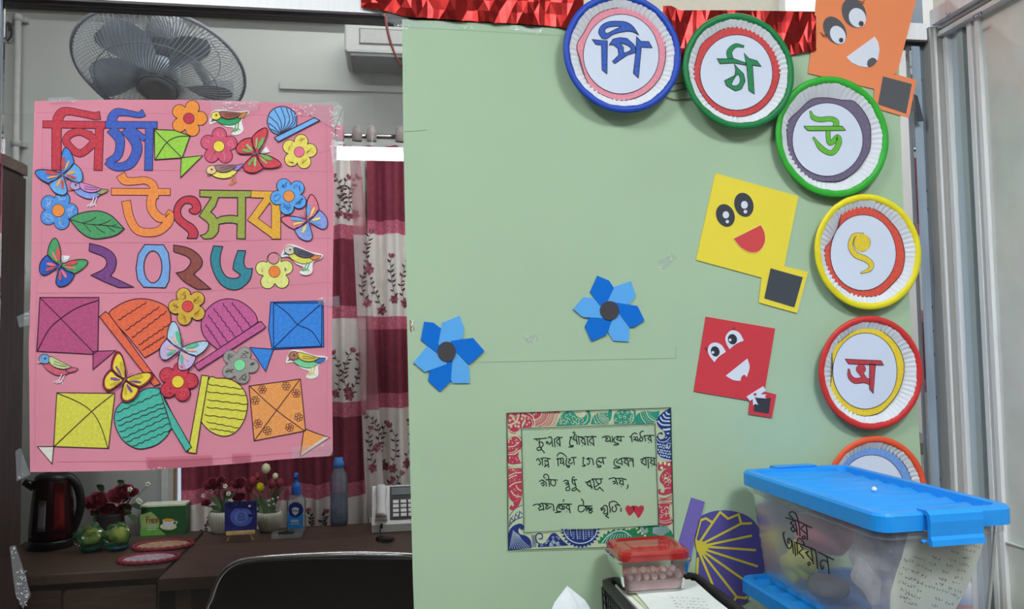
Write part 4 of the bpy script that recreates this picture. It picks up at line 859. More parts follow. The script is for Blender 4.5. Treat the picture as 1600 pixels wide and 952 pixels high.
t = face('k', 'orange paper kite with a smiling face above the bright green plate', (1330, 60), K1([(60, 545), (552, 662), (595, 560), (720, 548), (735, 500), (865, 0), (904, -150), (136, -150), (120, 0), (95, 250)]), K1([(600, 540), (720, 555), (868, 595), (810, 877), (548, 800), (552, 655)]), (242, 136, 88),
     K1([(618, 568), (832, 625), (790, 845), (580, 775)]), GD,
     [('eye', None, eyeparts(K1, 4.76, (402, 95, 86, 114, -24), (427, 132, 62, 74, -24), (455, 176, 19, 20, 0), lashes(K1, [[(440, 5), (470, 15), (480, 0)], [(460, 20), (470, 28), (478, 18)]]))),
      ('eye', None, eyeparts(K1, 4.76, (260, 226, 76, 112, -32), (282, 260, 54, 72, -30), (306, 299, 16, 18, 0), lashes(K1, [[(205, 250), (175, 258), (150, 240)], [(205, 258), (185, 270), (165, 265)], [(205, 262), (195, 272), (192, 278)]]))),
      ('mouth', 'white half-moon mouth', lambda d: (d.poly(K1([(345, 425), (555, 272), (580, 310), (592, 370), (580, 440), (572, 452), (500, 500), (440, 492), (380, 462)]), EYW, 5), d.poly(cr(K1([(498, 480, 1), (505, 450), (533, 430), (560, 436), (574, 455, 1), (545, 485), (512, 496)]), True, 4), pap(GD), 6)))])
kpart('tail_strip', t, lambda d: d.poly(fr(1360, 0, 2.645)([(180, 390), (195, 396), (221, 500), (196, 503)]), pap((62, 64, 70)), 1, back=-3), 'dark paper strip')
face('k', 'yellow paper kite with a red open mouth', (1170, 350), K2([(150, 42), (665, 185), (572, 640), (442, 692), (30, 580)]), K2([(442, 640), (560, 615), (725, 655), (655, 910), (420, 845)]), (240, 214, 66), K2([(492, 632), (692, 688), (640, 875), (453, 818)]), (66, 70, 78),
     [('eye', None, eyeparts(K2, 3.967, (327, 238, 58, 76, -18), (330, 239, 21, 24, 0), (336, 281, 11, 12, 0), lambda d: d.disc(K2([(336, 281)])[0], 11.5 / 3.967, EYW, 8, n=16), dm=pap((62, 64, 70)))),
      ('eye', None, eyeparts(K2, 3.967, (212, 304, 56, 72, -22), (215, 301, 20, 22, 0), (224, 343, 10, 11, 0), lambda d: d.disc(K2([(224, 343)])[0], 10.5 / 3.967, EYW, 8, n=16), dm=pap((62, 64, 70)))),
      ('mouth', 'red half-moon mouth', lambda d: d.shape(K2([(260, 448, 1), (432, 362, 1), (456, 410), (458, 470), (425, 525), (370, 535), (310, 507)]), pap((208, 72, 74)), 5, ink=pap((244, 226, 120)), w=1.0, sm=True, n=4))])
def eyew(pts, pu, hl, ls):
    def fn(d):
        d.poly(cr(K3(pts), True, 4), EYW, 5); d.disc(K3([pu[:2]])[0], pu[2] / 5.01, pap((48, 52, 58)), 6, ry=pu[3] / 5.01, rot=-.3); d.disc(K3([hl])[0], 2.2, EYW, 7, n=14)
        lashes(K3, ls)(d)
    return fn
t = face('k', 'red paper kite with a white mouth and a white bow', (1150, 550), K3([(165, 75), (708, 168), (628, 640), (500, 732), (70, 660)]), K3([(515, 690), (620, 660), (717, 685), (682, 868), (498, 838)]), (204, 58, 66), K3([(545, 715), (674, 712), (658, 835), (540, 815)]), (54, 56, 62),
     [('eye', None, eyew([(318, 235), (350, 190), (390, 183), (430, 205), (462, 262, 1), (400, 290), (350, 330, 1), (325, 285)], (373, 252, 36, 41), (355, 257), [[(378, 180), (374, 160)], [(392, 180), (392, 155)]])),
      ('eye', None, eyew([(180, 335), (200, 290), (245, 278), (290, 300), (322, 350, 1), (265, 390), (232, 432, 1), (195, 385)], (238, 347, 34, 41), (220, 355), [[(178, 335), (158, 328), (165, 318)], [(182, 325), (168, 315)]])),
      ('mouth', 'white grinning mouth', lambda d: d.poly(cr(K3([(320, 538, 1), (490, 402, 1), (508, 470), (485, 550, 1), (468, 530), (445, 545), (435, 578, 1), (380, 572)]), True, 4), EYW, 5)),
      ('bow', 'white paper bow', lambda d: (d.poly(K3([(483, 702), (510, 735), (635, 655), (615, 620)]), EYW, 8, back=5), d.poly(K3([(540, 690), (575, 770), (555, 758), (535, 768), (530, 700)]), EYW, 7), d.poly(K3([(555, 680), (642, 685), (625, 700), (640, 716), (560, 710)]), EYW, 7), d.poly(K3([(540, 672), (562, 675), (560, 695), (538, 692)]), pap((196, 60, 70)), 9)))])
BD = (12, 104, 204); BL = (88, 166, 234)
def pinwheel(lab, f, petals, cpt, s):
    a = aty(*f([cpt[:2]])[0], KY); t = thing('paper_flower', lab, 'paper flower', (a.x, -.0015, a.z), 'blue pinwheel paper flowers')
    for i, (p, dk) in enumerate(petals):
        d = D2(y=KY); d.poly(f(p), pap(BD if dk else BL), 4 + (i % 3) * 2, back=-3); d.build('petal', t, 'dark blue petal' if dk else 'light blue petal')
    d = D2(y=KY); d.disc(f([cpt[:2]])[0], cpt[2] / s, pap((66, 64, 68)), 12, ry=cpt[3] / s, back=9); d.build('flower_center', t, 'black round centre')
pinwheel('blue paper pinwheel flower near the left edge of the green sheet', fr(640, 480, 6.346), [([(145, 145), (240, 155), (315, 215), (300, 330), (340, 400), (272, 455), (110, 325)], 1), ([(325, 155), (495, 85), (542, 210), (525, 305), (410, 400), (340, 430), (285, 365)], 0), ([(410, 335), (630, 305), (742, 435), (600, 562), (575, 560), (455, 440), (390, 400)], 1), ([(430, 420), (475, 450), (590, 590), (595, 755), (430, 755), (408, 720), (425, 540), (400, 470)], 0), ([(420, 545), (410, 735), (300, 840), (185, 730), (200, 625), (340, 520), (370, 470)], 1), ([(175, 385), (272, 460), (330, 440), (370, 565), (150, 645), (38, 550)], 0)], (367, 443, 92, 101), 6.346)
pinwheel('blue paper pinwheel flower in the middle of the green sheet', fr(880, 380, 5.289), [([(282, 270), (380, 310), (422, 375), (380, 480), (380, 540), (305, 515), (222, 405)], 1), ([(425, 360), (560, 315), (600, 435), (548, 500), (430, 540), (380, 520), (370, 478)], 0), ([(420, 488), (615, 520), (672, 640), (580, 695), (545, 690), (460, 575), (400, 540)], 1), ([(400, 570), (470, 580), (548, 700), (540, 815), (415, 808), (370, 735), (400, 640)], 0), ([(412, 620), (355, 760), (235, 812), (180, 690), (215, 620), (325, 580), (400, 580)], 1), ([(170, 447), (250, 455), (302, 515), (370, 560), (330, 620), (160, 612), (85, 545)], 0)], (383, 558, 80, 79), 5.289)

# ------------------------------------------------------------------ red foil garland on the head rail
FOIL = M((122, 26, 24), .27, metal=.8, var=.2, sc=30, k=.8)
def foil(top, bot, y0, amp, seed, nx=40, nz=3, lab='', name='foil_garland'):
    rnd = random.Random(seed); mb = MB(); vs = []; fs = []
    def at_(l, u):
        x = l[0][0] + (l[-1][0] - l[0][0]) * u
        for (x0, y_0), (x1, y_1) in zip(l, l[1:]):
            if x <= x1 + 1e-6: return x, y_0 + (y_1 - y_0) * (x - x0) / (x1 - x0)
        return l[-1]
    for i in range(nx + 1):
        u = i / nx; a = at_(top, u); b = at_(bot, u)
        for j in range(nz + 1):
            v = j / nz; px = a[0] + (b[0] - a[0]) * v + rnd.uniform(-1, 1) * (0 < i < nx); py = a[1] + (b[1] - a[1]) * v + (rnd.uniform(-1, 1) if j else 0)
            yy = y0 - amp * (.5 + .5 * sin(i * .9 + j * 1.3 + seed)) * rnd.uniform(.4, 1) - .002 * (j == nz)
            vs.append(aty(px, py, yy))
    for i in range(nx):
        for j in range(nz):
            q = (i * (nz + 1) + j, (i + 1) * (nz + 1) + j, (i + 1) * (nz + 1) + j + 1, i * (nz + 1) + j + 1)
            fs += ([(q[0], q[1], q[2]), (q[0], q[2], q[3])] if (i + j) % 2 else [(q[0], q[1], q[3]), (q[1], q[2], q[3])])
    mb.add(vs, fs, FOIL)
    o = mb.build(name); tag(o, lab, 'garland'); return o
foil([(564, -16), (912, -16)], [(564, 13), (600, 16), (628, 25), (700, 31), (790, 36), (850, 40), (912, 48)], -.0025, .0065, 1, lab='crinkled red foil garland along the rail left of the blue-rimmed plate')
foil([(1036, 9), (1052, 9), (1060, 16), (1150, 16), (1275, 18)], [(1036, 100), (1060, 96), (1090, 90), (1180, 92), (1240, 84), (1275, 80)], -.0025, .0065, 4, nx=36, nz=4, lab='crinkled red foil garland behind the dark green-rimmed plate')
mb = MB(); p = [aty(*q, -.004) for q in ((602, 18), (604, 40), (609, 62), (616, 82), (628, 104))]
mb.tube(p, [.0022, .0026, .0026, .0022, .0016], M((120, 60, 56), .35, metal=.4)); o = mb.build('foil_strip'); tag(o, 'thin red foil strip curling down beside the green sheet', 'ribbon')
for k, (q, lab) in enumerate((([(1036, 128), (1052, 131), (1076, 128)], 'upper brown wire looped between the first two plates'), ([(1032, 138), (1050, 142), (1076, 138)], 'middle brown wire looped between the first two plates'), ([(1036, 150), (1056, 156), (1080, 154)], 'lower brown wire looped between the first two plates'), ([(1236, 88), (1255, 80), (1276, 76)], 'dark wire under the foil beside the orange kite'))):
    mb = MB(); mb.tube([aty(*a, -.004) for a in q], .0009, M((104, 52, 44), .5)); o = mb.build('wire'); tag(o, lab, 'wire')

# ------------------------------------------------------------------ purple paper hand fan on the sheet
PF = fr(1040, 660, 3.26); a = aty(1120, 880, -.003)
t = thing('paper_hand_fan', 'purple paper hand fan with yellow ray strips pasted low on the green sheet', 'paper fan', (a.x, -.0015, a.z))
PUR = pap((80, 74, 142)); YEL = pap((204, 188, 60))
d = D2(y=KY); d.poly(PF([(160, 600, 1), (166, 500), (205, 468), (270, 451), (350, 455), (420, 480), (470, 530), (500, 620), (505, 720), (480, 830), (430, 900), (370, 932), (310, 905), (230, 850), (175, 800), (160, 750)]), PUR, 4, sm=True, back=-3); d.build('leaf', t)
d = D2(y=KY); d.poly(PF([(133, 385), (200, 406), (140, 640), (95, 840), (10, 830), (60, 640)]), pap((110, 98, 172)), 6, back=-3); d.build('handle', t)
d = D2(y=KY)
for q in ([(168, 640), (152, 595), (178, 500), (205, 490), (240, 512)], [(165, 625), (240, 512), (278, 458), (318, 492), (372, 470), (385, 517), (440, 515)], [(168, 630), (385, 517)], [(170, 635), (440, 578)], [(170, 632), (460, 652)], [(172, 640), (470, 735)], [(172, 645), (405, 808)], [(172, 650), (362, 890), (345, 915)], [(362, 890), (405, 897), (435, 880)], [(170, 660), (240, 828)], [(165, 690), (160, 780)]):
    d.stroke(PF(q), 3.6, YEL, 6, sm=False)
d.poly(PF([(150, 600), (200, 610), (225, 635), (200, 665), (160, 660)]), YEL, 7)
d.build('ray_strip', t, 'yellow paper ray strips')
# ------------------------------------------------------------------ table in front with boxes and basket
TZ = .70
t = thing('table', 'pale table in front of the green sheet under the storage boxes', 'table', (.7, -.4, 0))
TW = wood((176, 150, 120)); MB().box((.20, -.80, TZ - .025), (1.12, -.012, TZ), TW, bev=.004).build('tabletop', t)
for x in (.24, 1.06):
    for y in (-.76, -.06): MB().box((x - .02, y - .02, 0), (x + .02, y + .02, TZ - .0252), TW).build('leg', t)
BLU = M((26, 122, 240), .34, var=.03, spec=.4, k=.62)
CLR = see('milky_box_plastic', rgb=(226, 230, 238), fac=.11, rough=.3, gloss=.25, ior=1.12)
TH = .0363; CT = cos(TH); STH = sin(TH); U = Vector((STH, -CT, 0)); V = Vector((CT, STH, 0))
def storage(A, L, Wd, ztop, zbase, lab, grp, lower=False):
    c = Vector((A[0], A[1], 0)) + V * (Wd / 2) + U * (L / 2)
    Mx = Matrix.Translation((c.x, c.y, 0)) @ Matrix.Rotation(TH, 4, 'Z')
    t = thing('storage_box', lab, 'storage box', (c.x, c.y, zbase), grp)
    hw, hl = Wd / 2, L / 2; zs = ztop - .026
    # lid: skirt, rim, recessed ribbed deck
    mb = MB()
    lp = [(0, zs), (0, ztop - .004), (.003, ztop), (.017, ztop), (.0195, ztop - .014)]
    N = None; vs = []; fs = []
    for ins, z in lp:
        q = rrect(-hw + ins, -hl + ins, hw - ins, hl - ins, .024 - ins * .5, 6); N = len(q); vs += [(p[0], p[1], z) for p in q]
    for l in range(len(lp) - 1):
        for i in range(N): j = (i + 1) % N; fs.append((l * N + i, l * N + j, (l + 1) * N + j, (l + 1) * N + i))
    mb.add(vs, fs, BLU, False, Mx)
    q = rrect(-hw + .002, -hl + .002, hw - .002, hl - .002, .022, 6)
    mb.add([(p[0], p[1], zs) for p in q] + [(p[0], p[1], ztop - .0185) for p in q], [(i, (i + 1) % N, N + (i + 1) % N, N + i) for i in range(N)] + [tuple(range(N, 2 * N))], BLU, False, Mx)
    mb.add([(p[0], p[1], zs) for p in rrect(-hw, -hl, hw, hl, .024, 6)] + [(p[0], p[1], zs) for p in q], [(i, (i + 1) % N, N + (i + 1) % N, N + i) for i in range(N)], BLU, False, Mx)
    n = 150; vs = []; fs = []; x0 = hw - .0185
    for i in range(n + 1):
        y = -hl + .0185 + (L - .037) * i / n; w = (L - .037) / 9; ph = ((y + hl) % w) / w
        z = ztop - .0115 + .0062 * (.5 - .5 * cos(2 * pi * ph))
        for x in (-x0, -x0 + .012, x0 - .012, x0): vs.append((x, y, z if abs(x) < x0 - .001 else ztop - .0135))
    for i in range(n):
        for k in range(3): fs.append((i * 4 + k, i * 4 + k + 1, (i + 1) * 4 + k + 1, (i + 1) * 4 + k))
    mb.add(vs, fs, BLU, True, Mx); lid = mb.build('lid', t, 'blue ribbed snap-on lid')
    for s in (-1, 1):
        mb = MB(); w = .043; prof = [(.000, .003), (.006, .0035), (.0125, -.002), (.0135, -.012), (.012, -.032), (.0145, -.037), (.0155, -.045), (.010, -.046), (.0065, -.040), (.0075, -.014), (.0055, -.004), (-.012, -.002), (-.014, .0025)]
        vs = [(sx * w, s * (hl + a), ztop + b) for sx in (-1, 1) for a, b in prof]; n = len(prof)
        mb.add(vs, [(i, (i + 1) % n, n + (i + 1) % n, n + i) for i in range(n)] + [tuple(range(n)), tuple(reversed(range(n, 2 * n)))], BLU, False, Mx)
        mb.tube([(w + .001, s * (hl + .004), ztop - .04), (w + .007, s * (hl + .003), ztop - .04)], .003, BLU, mat=Mx); mb.tube([(-w - .001, s * (hl + .004), ztop - .04), (-w - .007, s * (hl + .003), ztop - .04)], .003, BLU, mat=Mx)
        mb.build('clip', t, 'blue snap clip')
    # see-through tub: outer and inner walls, flange, bottom
    mb = MB(); vs = []; fs = []; it, ib = .012, .026
    lv = [(it - .006, zs + .001), (it - .006, zs - .012), (it, zs - .0125), (ib, zbase + .012), (ib + .006, zbase + .0005), (ib + .012, zbase + .003), (ib + .003, zbase + .013), (it + .0022, zs - .012), (it + .002, zs + .001)]
    for ins, z in lv:
        q = rrect(-hw + ins, -hl + ins, hw - ins, hl - ins, .026 - ins * .3, 6); N = len(q); vs += [(p[0], p[1], z) for p in q]
    for l in range(len(lv) - 1):
        for i in range(N): j = (i + 1) % N; fs.append((l * N + i, l * N + j, (l + 1) * N + j, (l + 1) * N + i))
    fs.append(tuple(range(4 * N, 5 * N))); fs.append(tuple(range(5 * N, 6 * N)))
    mb.add(vs, fs, CLR, False, Mx); mb.build('tub', t, 'see-through milky plastic tub')
    return t, Mx, c
ZT, ZB = 1.103, .9025
bx, MX, BC = storage((.656, -.043), .41, .2265, ZT, ZB, 'clear storage box with blue lid and black handwriting, on top of another blue-lidded box', 'blue-lidded storage boxes')
storage((.650, -.036), .43, .245, .9015, TZ + .0005, 'lower clear storage box whose blue lid carries the upper box', 'blue-lidded storage boxes')
# name written on the long side of the upper tub
A3 = Vector((.656, -.043, 0))
pa = A3 + V * .012 + Vector((0, 0, ZT - .0385)); pb = A3 + V * .026 + Vector((0, 0, ZB + .012))
nn = (pa - pb).cross(U); nn = nn if nn.dot(-V) > 0 else -nn
d = D2(p0=pa, n=nn); B = fr(1210, 790, 7.94); MK = M((20, 14, 18), .6)
for s_ in [[(135, 150), (200, 170), (300, 200), (380, 240), (465, 282)], [(230, 165), (186, 120), (190, 90), (225, 80), (265, 110), (290, 180), (310, 280), (316, 385)], [(195, 220), (235, 188), (202, 225), (240, 250), (206, 290), (238, 330), (256, 300), (240, 272), (286, 345)], [(252, 190), (275, 280), (286, 370)], [(382, 240), (330, 290), (395, 352)], [(394, 250), (404, 340), (408, 432)], [(362, 375), (345, 400), (368, 416), (382, 392), (362, 375)],
           [(130, 335), (110, 345), (116, 410), (140, 480), (175, 535), (206, 520), (214, 470), (205, 430)], [(192, 470), (166, 460), (165, 420), (186, 410), (190, 440)], [(240, 455), (300, 475), (420, 520), (515, 560)], [(216, 432), (230, 520), (236, 600)], [(250, 470), (263, 630)], [(275, 480), (290, 420), (320, 410), (360, 460), (372, 500)], [(280, 480), (291, 612)], [(320, 500), (352, 540), (308, 580), (340, 622), (366, 660)], [(380, 592), (420, 570), (400, 602), (440, 652), (472, 692)], [(450, 520), (466, 620), (482, 732)], [(430, 700), (415, 720), (430, 745), (446, 724), (430, 700)], [(510, 560), (526, 680), (536, 790)], [(540, 575), (640, 630), (740, 677)], [(650, 640), (670, 760), (676, 852)], [(662, 712), (620, 682), (580, 692), (570, 742), (590, 792), (608, 770), (595, 750)]]:
    d.stroke(B(s_), 1.8, MK, 2, n=4)
d.build('handwriting', bx, 'black marker name written on the side')
# contents of the upper box
def L2W(x, y, z): return MX @ Vector((x, y, z))
def blob(name, lab, cat, c, r, m, sx, sy, sz, seed, amp=.18, seg=26, ring=16, flat=False):
    rnd = random.Random(seed); k = [(Vector((rnd.uniform(-1, 1), rnd.uniform(-1, 1), rnd.uniform(-1, 1))) * rnd.uniform(2, 9), rnd.uniform(0, 6)) for _ in range(9)]
    fn = lambda d: 1 + amp * sum(sin(a.dot(d) + p) for a, p in k) / 3
    mb = MB(); mb.ball((0, 0, 0), r, m, seg, ring, sx=sx, sy=sy, sz=sz, fn=fn)
    zm = min(v.z for v in mb.v); mb.v = [L2W(c[0] + v.x, c[1] + v.y, c[2] + v.z - zm) for v in mb.v]
    if flat: mb.fs = [False] * len(mb.fs)
    o = mb.build(name); tag(o, lab, cat); return o
ZI = ZB + .0045
blob('folded_cloth', 'dusty pink cloth bundled inside the clear storage box', 'cloth', (-.012, .072, ZI + .066), .044, M((206, 110, 124), .8, var=.15, sc=20, k=.6), 1.25, 1.5, .8, 3, .1)
blob('paper_flower', 'yellow crumpled paper flower inside the storage box', 'paper flower', (-.046, .118, ZI), .030, M((236, 226, 96), .8, var=.1, k=.6), .8, 1.2, 1.1, 8, .28)
blob('plastic_bag', 'crumpled grey plastic bag filling the front of the storage box', 'bag', (-.008, -.092, ZI), .056, M((160, 157, 162), .45, k=.7, var=.15, sc=40, bump=.8), 1.12, 1.0, 1.3, 5, .2, 40, 26, True)
blob('bundle', 'dark grey bundle low inside the storage box', 'bundle', (-.048, .022, ZI), .024, M((120, 116, 124), .6, var=.1), 1, 1.5, .8, 12, .15)
# list sheet against the near end, glue stick
pc = L2W(0, -.205 + .020, ZT - .04); pd_ = L2W(0, -.205 + .034, ZB + .012); n2 = (pc - pd_).cross(V); n2 = n2 if n2.dot(U) > 0 else -n2
nt = thing('handwritten_list', 'handwritten ruled list sheet standing inside the near end of the storage box', 'paper', tuple(L2W(.02, -.17, ZB + .01)))
NF = fr(1360, 800, 6.2625)
d = D2(p0=pc - n2 * .0115, n=n2); NP = M((206, 214, 196), .8, var=.02)
out = [(372, 205), (520, 200), (1140, 160), (1130, 230), (1085, 380), (1000, 620), (920, 800), (800, 1010), (740, 1080), (205, 1060), (192, 915), (200, 800), (255, 600), (310, 440)]
d.poly(NF(out), NP, 0, back=-2); d.build('sheet', nt)
d = D2(p0=pc - n2 * .0115, n=n2); RL = M((184, 196, 182), .8); PN = M((74, 80, 80), .7); rnd = random.Random(9)
for i in range(26):
    y0 = 330 + i * 34; a, b = (430, y0 - 90), (1080, y0 + 60)
    pts = [(x, y0 - 90 + (x - 430) * .35) for x in range(20, 1100, 30)]
    pts = [p for p in pts if p[0] > 395 - (p[1] - 200) * .52 + 12 and p[0] < 1180 - (p[1] - 130) * .38 - 30 and 210 < p[1] < 1040 and p[0] > 245]
    if len(pts) > 1: d.stroke(NF([pts[0], pts[-1]]), .35, RL, 1, sm=False)
for (x0, y0, w, hh) in ((415, 440, 130, 36), (290, 460, 120, 36), (440, 520, 70, 40), (600, 445, 60, 36), (570, 505, 70, 36), (310, 555, 60, 36), (400, 580, 70, 34), (530, 560, 60, 36), (500, 625, 50, 32), (255, 600, 60, 34), (340, 640, 120, 34), (450, 690, 60, 30), (215, 660, 70, 34), (310, 700, 130, 34), (455, 770, 50, 30), (190, 730, 190, 34), (145, 790, 230, 34), (340, 800, 100, 34), (450, 840, 50, 28), (790, 310, 60, 30), (790, 390, 60, 34), (760, 460, 70, 34), (745, 520, 60, 34), (700, 580, 60, 34), (670, 650, 60, 34), (640, 700, 60, 34), (535, 725, 300, 36), (630, 850, 60, 34), (590, 910, 60, 34), (730, 890, 60, 34), (890, 290, 110, 36), (900, 360, 110, 34), (890, 440, 80, 34), (860, 500, 90, 40), (850, 570, 70, 40), (820, 640, 80, 34), (800, 690, 80, 34), (760, 750, 130, 34), (820, 830, 50, 34), (1030, 280, 50, 26), (1060, 215, 50, 30), (1080, 140, 60, 26), (1020, 340, 40, 26), (80, 940, 160, 30), (330, 880, 130, 30)):
    x = max(x0, 262 + max(0, (y0 - 560) * .12))
    while x < x0 + w:
        st = []
        for k in range(rnd.randint(4, 6)): st.append((x + rnd.uniform(0, 24), y0 + (x - x0) * .3 + rnd.uniform(-14, 16)))
        if min((MX.inverted() @ d.P(q, 2)).x for q in NF(st)) > -.082: d.stroke(NF(st), .55, PN, 2, n=3)
        x += 27
d.build('handwriting', nt)
gs = thing('glue_stick', 'glue stick with white cap and orange body inside the storage box', 'glue stick', tuple(L2W(.062, -.148, ZI)))
mb = MB(); mb.lathe([(0, 0), (.0115, 0), (.0125, .002), (.0125, .042), (.0118, .043), (0, .043)], M((214, 110, 70), .5), L2W(.062, -.148, ZI)); mb.build('barrel', gs)
mb = MB(); mb.lathe([(0, .0432), (.0135, .0432), (.0138, .070), (.0125, .075), (0, .076)], M((232, 232, 236), .4), L2W(.062, -.148, ZI)); mb.build('cap', gs)
p = atz(1366, 768, ZT - .006); mb = MB(); mb.ball((p.x, p.y, ZT - .0065 + .0042), .0042, M((236, 236, 238), .25, spec=.6)); o = mb.build('bead'); tag(o, 'small white bead lying on the blue ribbed lid', 'bead')
# woven black basket
BK = M((40, 36, 36), .45, var=.1)
p1 = atz(938, 901, .912); X0, X1, Y0, Y1 = p1.x, p1.x + .185, -.345, -.030
t = thing('basket', 'black perforated plastic basket of papers under the red-lidded container', 'basket', ((X0 + X1) / 2, (Y0 + Y1) / 2, TZ))
mb = MB(); zr = .912
ring = lambda i, z: [(p[0], p[1], z) for p in rrect(X0 + i, Y0 + i, X1 - i, Y1 - i, .02 - min(.01, i * .3), 4)]
vs = []; fs = []; lv = [(.004, zr - .016), (-.002, zr - .014), (-.003, zr - .003), (.002, zr), (.010, zr), (.012, zr - .004), (.012, zr - .016), (.004, zr - .016)]
for i, z in lv: q = ring(i, z); N = len(q); vs += q
for l in range(len(lv) - 1):
    for i in range(N): fs.append((l * N + i, l * N + (i + 1) % N, (l + 1) * N + (i + 1) % N, (l + 1) * N + i))
mb.add(vs, fs, BK, True); mb.build('rim', t)
mb = MB(); zb0 = TZ + .0005; mb.box((X0 + .016, Y0 + .016, zb0), (X1 - .016, Y1 - .016, zb0 + .004), BK)
def wall(a, b, nx_):
    a = Vector(a); b = Vector(b); cin = Vector(((X0 + X1) / 2, (Y0 + Y1) / 2, 0)); nrm = Vector((-(b - a).y, (b - a).x, 0)).normalized()
    if nrm.dot(cin - a) < 0: nrm = -nrm
    rows = 14
    def pt(u, v): q = a + (b - a) * u; return Vector((q.x, q.y, zr - .016 - (zr - .016 - zb0) * v)) + nrm * (.006 + .010 * v)
    for r in range(rows + 1): mb.tube([pt(0, r / rows), pt(1, r / rows)], .0022, BK, seg=5, sm=False)
    for c in range(nx_ + 1): mb.tube([pt(c / nx_, 0), pt(c / nx_, 1)], .0022, BK, seg=5, sm=False)
wall((X0, Y0, 0), (X1, Y0, 0), 14); wall((X0, Y1, 0), (X1, Y1, 0), 14); wall((X0, Y0, 0), (X0, Y1, 0), 22); wall((X1, Y0, 0), (X1, Y1, 0), 22)
mb.build('body', t)
PW = M((214, 218, 208), .8, var=.02)
ps = thing('paper_stack', 'stack of handwritten papers filling the black basket', 'papers', ((X0 + X1) / 2, -.19, zb0 + .005))
mb = MB(); mb.box((X0 + .020, Y0 + .022, zb0 + .0045), (X1 - .020, Y1 - .022, .905), PW); mb.build('stack', ps)
for i, (dx, dy, rz) in enumerate(((.0, .0, .03), (.004, -.002, -.05))):
    mb = MB(); mb.box((-.062, -.115, 0), (.062, .115, .0014), M((216, 220, 214) if i else (196, 200, 168), .8, var=.02), mat=Matrix.Translation(((X0 + X1) / 2 + dx, (Y0 + Y1) / 2 + dy, .9055 + i * .003)) @ Matrix.Rotation(rz, 4, 'Z')); mb.build('sheet', ps)
d = D2(p0=(0, 0, .9101), n=(0, 0, 1)); rnd = random.Random(2)
for k in range(6):
    y = 934 + k * 5
    for i in range(7):
        x = 1047 + i * 8 + k * 3; d.stroke([(x + rnd.uniform(0, 6), y + i * .3 + rnd.uniform(-1, 1)) for _ in range(4)], .4, PN, 1, n=2)
d.build('handwriting', ps)
# red-lidded container with pearls
ZC = .9105
pc0 = atz(977, 931, ZC); pc1 = atz(1083, 931, ZC); cw = pc1.x - pc0.x; ccx = (pc0.x + pc1.x) / 2; CY0 = pc0.y; CY1 = CY0 + .098
t = thing('food_container', 'small clear container with glossy red lid, holding pink pearls', 'container', (ccx, (CY0 + CY1) / 2, ZC))
PC = see('clear_container', rgb=(232, 216, 216), fac=.05, rough=.2, gloss=.06, ior=1.3)
hx, hy, cyc = cw / 2, .046, (CY0 + CY1) / 2
mb = MB(); vs = []; fs = []; H1 = .058
lv = [(-.0085, H1), (-.0105, H1 - .002), (-.0105, H1 - .005), (-.007, H1 - .006), (-.005, .030), (-.004, .0295), (0, .004), (.004, .0004), (.006, .002), (.002, .005), (-.003, .03), (-.0055, H1 - .004)]
for ins, z in lv:
    q = rrect(ccx - hx + ins, cyc - hy + ins, ccx + hx - ins, cyc + hy - ins, .016, 5); N = len(q); vs += [(p[0], p[1], ZC + z) for p in q]
for l in range(len(lv) - 1):
    for i in range(N): fs.append((l * N + i, l * N + (i + 1) % N, (l + 1) * N + (i + 1) % N, (l + 1) * N + i))
fs.append(tuple(range(7 * N, 8 * N)))
mb.add(vs, fs, PC, False); mb.build('tub', t, 'clear plastic tub')
RL_ = see('red_lid_plastic', rgb=(196, 22, 28), fac=.6, rough=.12, gloss=.04, ior=1.5, tint=(1, .3, .3))
mb = MB(); vs = []; fs = []
lv = [(-.0075, H1 - .001), (-.008, H1 + .010), (-.004, H1 + .0155), (.002, H1 + .017), (.006, H1 + .017), (.008, H1 + .0145), (.02, H1 + .0145), (.022, H1 + .0165), (.03, H1 + .0165)]
for ins, z in lv:
    q = rrect(ccx - hx + ins, cyc - hy + ins, ccx + hx - ins, cyc + hy - ins, max(.005, .018 - max(0, ins) * .4), 5); vs += [(p[0], p[1], ZC + z) for p in q]
for l in range(len(lv) - 1):
    for i in range(N): fs.append((l * N + i, l * N + (i + 1) % N, (l + 1) * N + (i + 1) % N, (l + 1) * N + i))
fs.append(tuple(range(8 * N, 9 * N)))
mb.add(vs, fs, RL_, False); mb.build('lid', t, 'glossy red lid')
mb = MB(); q = rrect(ccx - hx + .005, cyc - hy + .005, ccx + hx - .005, cyc + hy - .005, .012, 4)
mb.prism([(p[0], p[1]) for p in q], ZC + .0032, ZC + .020, M((240, 146, 146), .5, var=.1, bump=.3, k=.5), bev=.004); o = mb.build('pink_cloth'); tag(o, 'pale pink packing inside the red-lidded container under the pearls', 'packing')
PRL = M((250, 166, 160), .18, var=.03, spec=.8, coat=.5, k=.6)
proto = None; k = 0; used = []
for row, n, y in ((0, 7, CY0 + .010), (1, 7, CY0 + .024), (2, 7, CY0 + .038)):
    for i in range(n):
        x = ccx - hx + .012 + (2 * hx - .024) * i / (n - 1) + (.003 if row % 2 else 0)
        if row == 0 and i == 5: continue
        r = .0064; z = ZC + .0202 + r
        if proto is None:
            mb = MB(); mb.ball((0, 0, 0), r, PRL, 16, 10); proto = mb.build('pearl', origin=(0, 0, 0)); o = proto
        else: o = proto.copy(); COL.objects.link(o)
        o.location = (x, y, z); tag(o, 'pink pearl inside the clear red-lidded container', 'pearl', 'pink pearls in the container')
for i, x in enumerate((-.036, -.018, .0, .018, .036)):
    o = proto.copy(); COL.objects.link(o); o.location = (ccx + x, CY0 + .017, ZC + .0202 + .0064 + .0104); tag(o, 'pink pearl inside the clear red-lidded container', 'pearl', 'pink pearls in the container')
